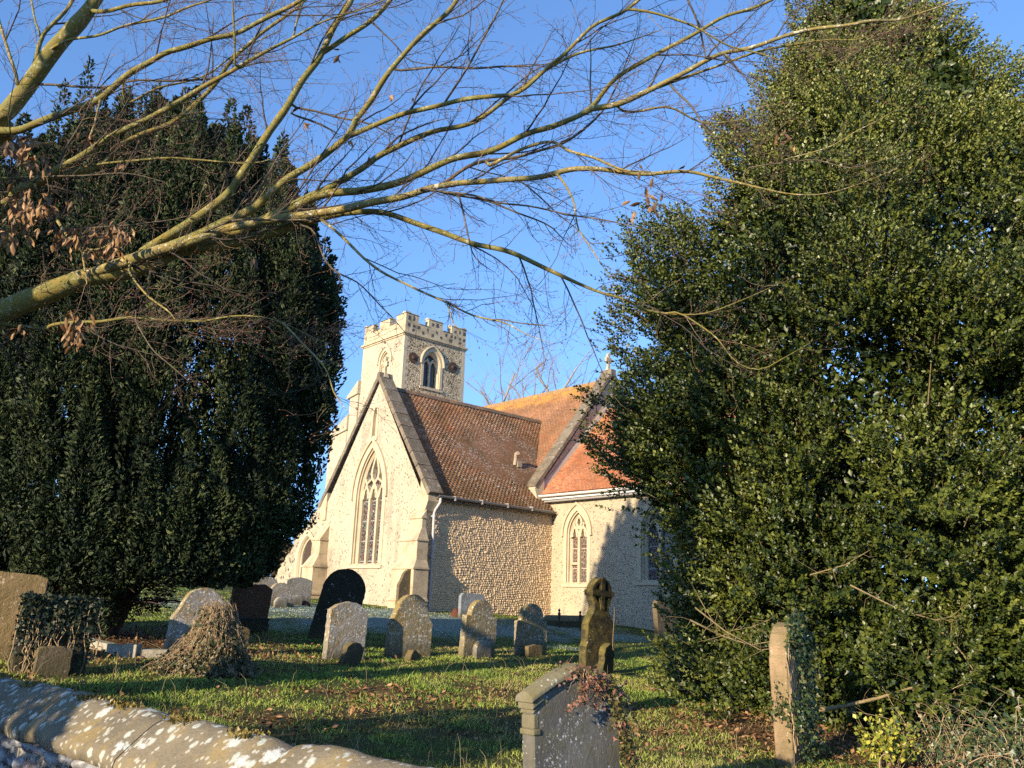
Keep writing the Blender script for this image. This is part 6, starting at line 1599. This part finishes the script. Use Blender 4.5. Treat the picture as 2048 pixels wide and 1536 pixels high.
    # fans of fine tan twigs low in front of the dark conifer
    for (px, py, n, ln) in ((420, 660, 30, .55), (640, 665, 26, .45), (560, 690, 14, .4), (300, 650, 12, .5), (1330, 380, 24, .45), (1500, 300, 20, .5), (1240, 230, 18, .5), (1650, 110, 26, .45), (1750, 70, 26, .45), (1450, 240, 18, .45), (1420, 420, 12, .5), (460, 125, 16, .5), (330, 60, 12, .5)):
        for _ in range(n):
            b = at(px + random.gauss(0, 35), py + random.gauss(0, 12), float(depth(px, random.gauss(-.5, .3)))); twig(b, unit(np.array([random.uniform(.4, 1), random.gauss(0, .4), random.gauss(.02, .22)])), random.uniform(.5, 1) * ln, .0028, 1)
    m = m_leaf('twig_bark', [(0, (.045, .036, .028)), (.5, (.09, .066, .046)), (.8, (.16, .105, .065)), (1, (.28, .20, .12))], .7, .25)
    T.build('twigs', m, root)
    BP = np.array(BP) - O; BD = np.array(BD); n = len(BP)
    bv = np.array([(0, 0, 0), (-.16, .4, 0), (0, .4, .16), (.16, .4, 0), (0, .4, -.16), (0, 1, 0)], float); bf = np.array([(0, 1, 2), (0, 2, 3), (0, 3, 4), (0, 4, 1), (5, 2, 1), (5, 3, 2), (5, 4, 3), (5, 1, 4)])
    V, Fi = scatter(bv, bf, BP, frames(BD, rand_dirs(n)), rng.uniform(.014, .030, n))
    bigmesh('buds', V, Fi, m_leaf('bud', [(0, (.10, .045, .035)), (1, (.30, .12, .075))], .6), root, False, rnd=np.repeat(rng.random(n), 8))
    # ---------------- clinging dead leaves
    P = []
    for (px, py, sx, sy, n) in ((35, 285, 40, 26, 60), (60, 415, 60, 40, 150), (150, 470, 50, 26, 60), (235, 470, 34, 26, 60), (205, 505, 40, 14, 26), (60, 320, 40, 20, 30), (30, 660, 20, 14, 12), (150, 640, 40, 18, 34), (150, 670, 22, 16, 22), (175, 275, 10, 12, 9), (240, 330, 8, 10, 6), (675, 105, 10, 10, 4), (783, 195, 4, 4, 2), (828, 195, 3, 3, 1), (737, 312, 8, 10, 4), (700, 280, 6, 6, 2), (608, 245, 5, 8, 3), (505, 515, 3, 5, 2), (260, 620, 6, 5, 2), (20, 470, 24, 24, 26), (1300, 400, 40, 30, 10), (1290, 345, 60, 40, 8), (1560, 270, 40, 20, 8)):
        for _ in range(n): P.append(at(px + random.gauss(0, sx * .5), py + random.gauss(0, sy * .5), float(depth(px, random.gauss(-.4, .25)))))
    P = np.array(P)[rng.random(len(P)) < .85] - O; n = len(P); d = unit(rng.normal(0, .45, (n, 3)) + np.array([0, 0, -1.0]))
    V, Fi = scatter(DEAD_V, DEAD_F, P, frames(d, rand_dirs(n)), rng.uniform(.08, .135, n)[:, None] * np.array([[.75, 1, 1.2]]))
    bigmesh('dead_leaves', V, Fi, m_leaf('dead_beech_leaf', [(0, (.09, .045, .018)), (.5, (.20, .105, .038)), (1, (.32, .18, .075))], .55, .35), root, False, rnd=np.repeat(rng.random(n), len(DEAD_F)))
    print('twig polys', sum(len(f) for f in T.F))
build_beech()

# ================================================================== FAR TREE, HEDGE, ADDED SHADE TREE AND HEDGE
def bare_tree(name, x, y, h, r0, label, m, levels=4, spread=.5, seed=1, first=.35, dens=1.0, group=None):
    rs = random.Random(seed); z0 = float(ground_z(x, y)) - .2
    root = empty(name, (x, y, z0), 0, label, 'tree', group); T = Tubes(); B = Tubes()
    def grow(p, d, L, r, lev):
        n = 6; q = [p]
        for i in range(n):
            d = unit(d + np.array([rs.gauss(0, .10), rs.gauss(0, .10), rs.gauss(.03, .05)])); q.append(q[-1] + d * L / n)
        (T if lev == 0 else B).add(q, np.linspace(r, r * .55, n + 1), 9 if lev == 0 else (5 if lev < 3 else 3), rs.random())
        if lev < levels:
            for k in range(int((5 if lev else 7) * dens)):
                f = rs.uniform(first if lev == 0 else .25, 1.0) * n; i = min(n - 1, int(f)); b = q[i] + (q[i + 1] - q[i]) * (f - i)
                a = rs.uniform(0, 6.28); s = np.array([math.cos(a), math.sin(a), .15]); grow(b, unit(d * (1 - spread * .4) + s * spread * 1.3), L * rs.uniform(.45, .72), r * rs.uniform(.34, .5), lev + 1)
    grow(np.array([0, 0, 0.0]), np.array([0, 0, 1.0]), h * .55, r0, 0)
    T.build('trunk', m, root); B.build('crown', m, root); return root
m_far = m_bark('far_bark', (.24, .185, .125), (.30, .24, .17), (.36, .3, .22), 0, 3, .2)
p = at(1125, 800, 62.0); bare_tree('bare_tree', p[0], p[1], 21.0, .55, 'pale bare winter tree rising behind the nave roof ridge', m_far, 5, .62, 12, .45, .8)
p = at(1075, 800, 66.0); bare_tree('bare_tree', p[0], p[1], 19.2, .48, 'smaller bare winter tree left of the other behind the nave roof', m_far, 5, .6, 5, .45, .75)
m_road = m_bark('shade_tree_bark', (.10, .085, .055), (.06, .05, .035), (.3, .28, .22), .1, 5, .4)
def ivy_trunk(x, y, h, r0, seed, label, ivy_h, ivy_r):  # stands out of view, placed to cast shade over the boundary wall
    root = bare_tree('shade_tree', x, y, h, r0, label, m_road, 2, .55, seed, .5, .8)
    n = int(3600 * ivy_h / 3); th = rng.random(n) * 6.28; z = rng.random(n) * ivy_h; r = ivy_r * (1 - .45 * (z / ivy_h) ** 2) * (.7 + .5 * vnoise(np.stack([np.cos(th) * 2, np.sin(th) * 2, z * 1.5], -1), 1.1))
    Nn = np.stack([np.cos(th), np.sin(th), .2 + 0 * th], -1); P = np.stack([r * np.cos(th), r * np.sin(th), z], -1)
    leafmass('ivy_leaves', P, Nn, (.10, .18), M_IVY, root)
ivy_trunk(-6.9, .1, 13, .35, 3, 'unseen ivy-clad bare tree added beyond the left edge to shade the wall', 4.0, 1.25)
def shade_hedge():  # out of view, put here to throw shade on the near turf
    n = 26000; t = rng.random(n); x = -9.2 + 3.2 * t; y = 4.0 - .6 * t + rng.normal(0, .22, n)
    p = np.stack([x, 0 * x, 0 * x], -1); top = 1.75 + .9 * (vnoise(p, 1.1) - .5) + .7 * (vnoise(p + 8, 3) - .5)
    z = rng.random(n) ** .8 * top; P = np.stack([x, y, z], -1)
    root = empty('shade_hedge', (-8.3, 3.85, 0), 0, 'unseen evergreen hedge added beyond the left edge to shade the near turf', 'hedge')
    V, Fi = scatter(LEAF_V, LEAF_F, P - np.array([-8.3, 3.85, 0]), frames(rand_dirs(n), rand_dirs(n)), rng.uniform(.06, .11, n)); bigmesh('foliage', V, Fi, M_HOLLY, root, False, rnd=np.repeat(rng.random(n) * .7, 4))
    T = Tubes(); T.add([(-.9, .15, .25), (.7, -.1, .3), (2.3, -.45, .25)], .03, 5, .5)
    for k in range(40):
        a = random.random(); b = np.array([-9.2 + 3.2 * a + 8.3, 4.0 - .6 * a - 3.85, 0]); T.add([b, b + np.array([random.gauss(0, .1), random.gauss(0, .1), .9]), b + np.array([random.gauss(0, .25), random.gauss(0, .15), 1.8])], [.03, .02, .008], 5, .5)
    T.build('stems', m_road, root)
shade_hedge()
def hedge():
    root = None; n = 60000
    x = rng.uniform(-48, 2, n); y = 58 + rng.normal(0, 1.0, n) + (x + 20) * .1; top = 2.2 + 2.2 * vnoise(np.stack([x, 0 * x, 0 * x], -1), .35)
    z = np.minimum(rng.random(n) ** .7, 1) * top + gz(-20, 58) - .2
    P = np.stack([x, y, z], -1); V, Fi = scatter(LEAF_V, LEAF_F, P, frames(rand_dirs(n), rand_dirs(n)), rng.uniform(.2, .42, n))
    o = bigmesh('far_hedgerow', V, Fi, m_leaf('winter_hedge', [(0, (.05, .038, .025)), (.6, (.11, .08, .05)), (1, (.17, .13, .08))], .8, .2), None, False, rnd=np.repeat(rng.random(n), 4))
    tag(o, 'brown winter hedgerow on the far side of the churchyard', 'hedge', None, 'stuff')
hedge()
print('objects', len(bpy.data.objects))
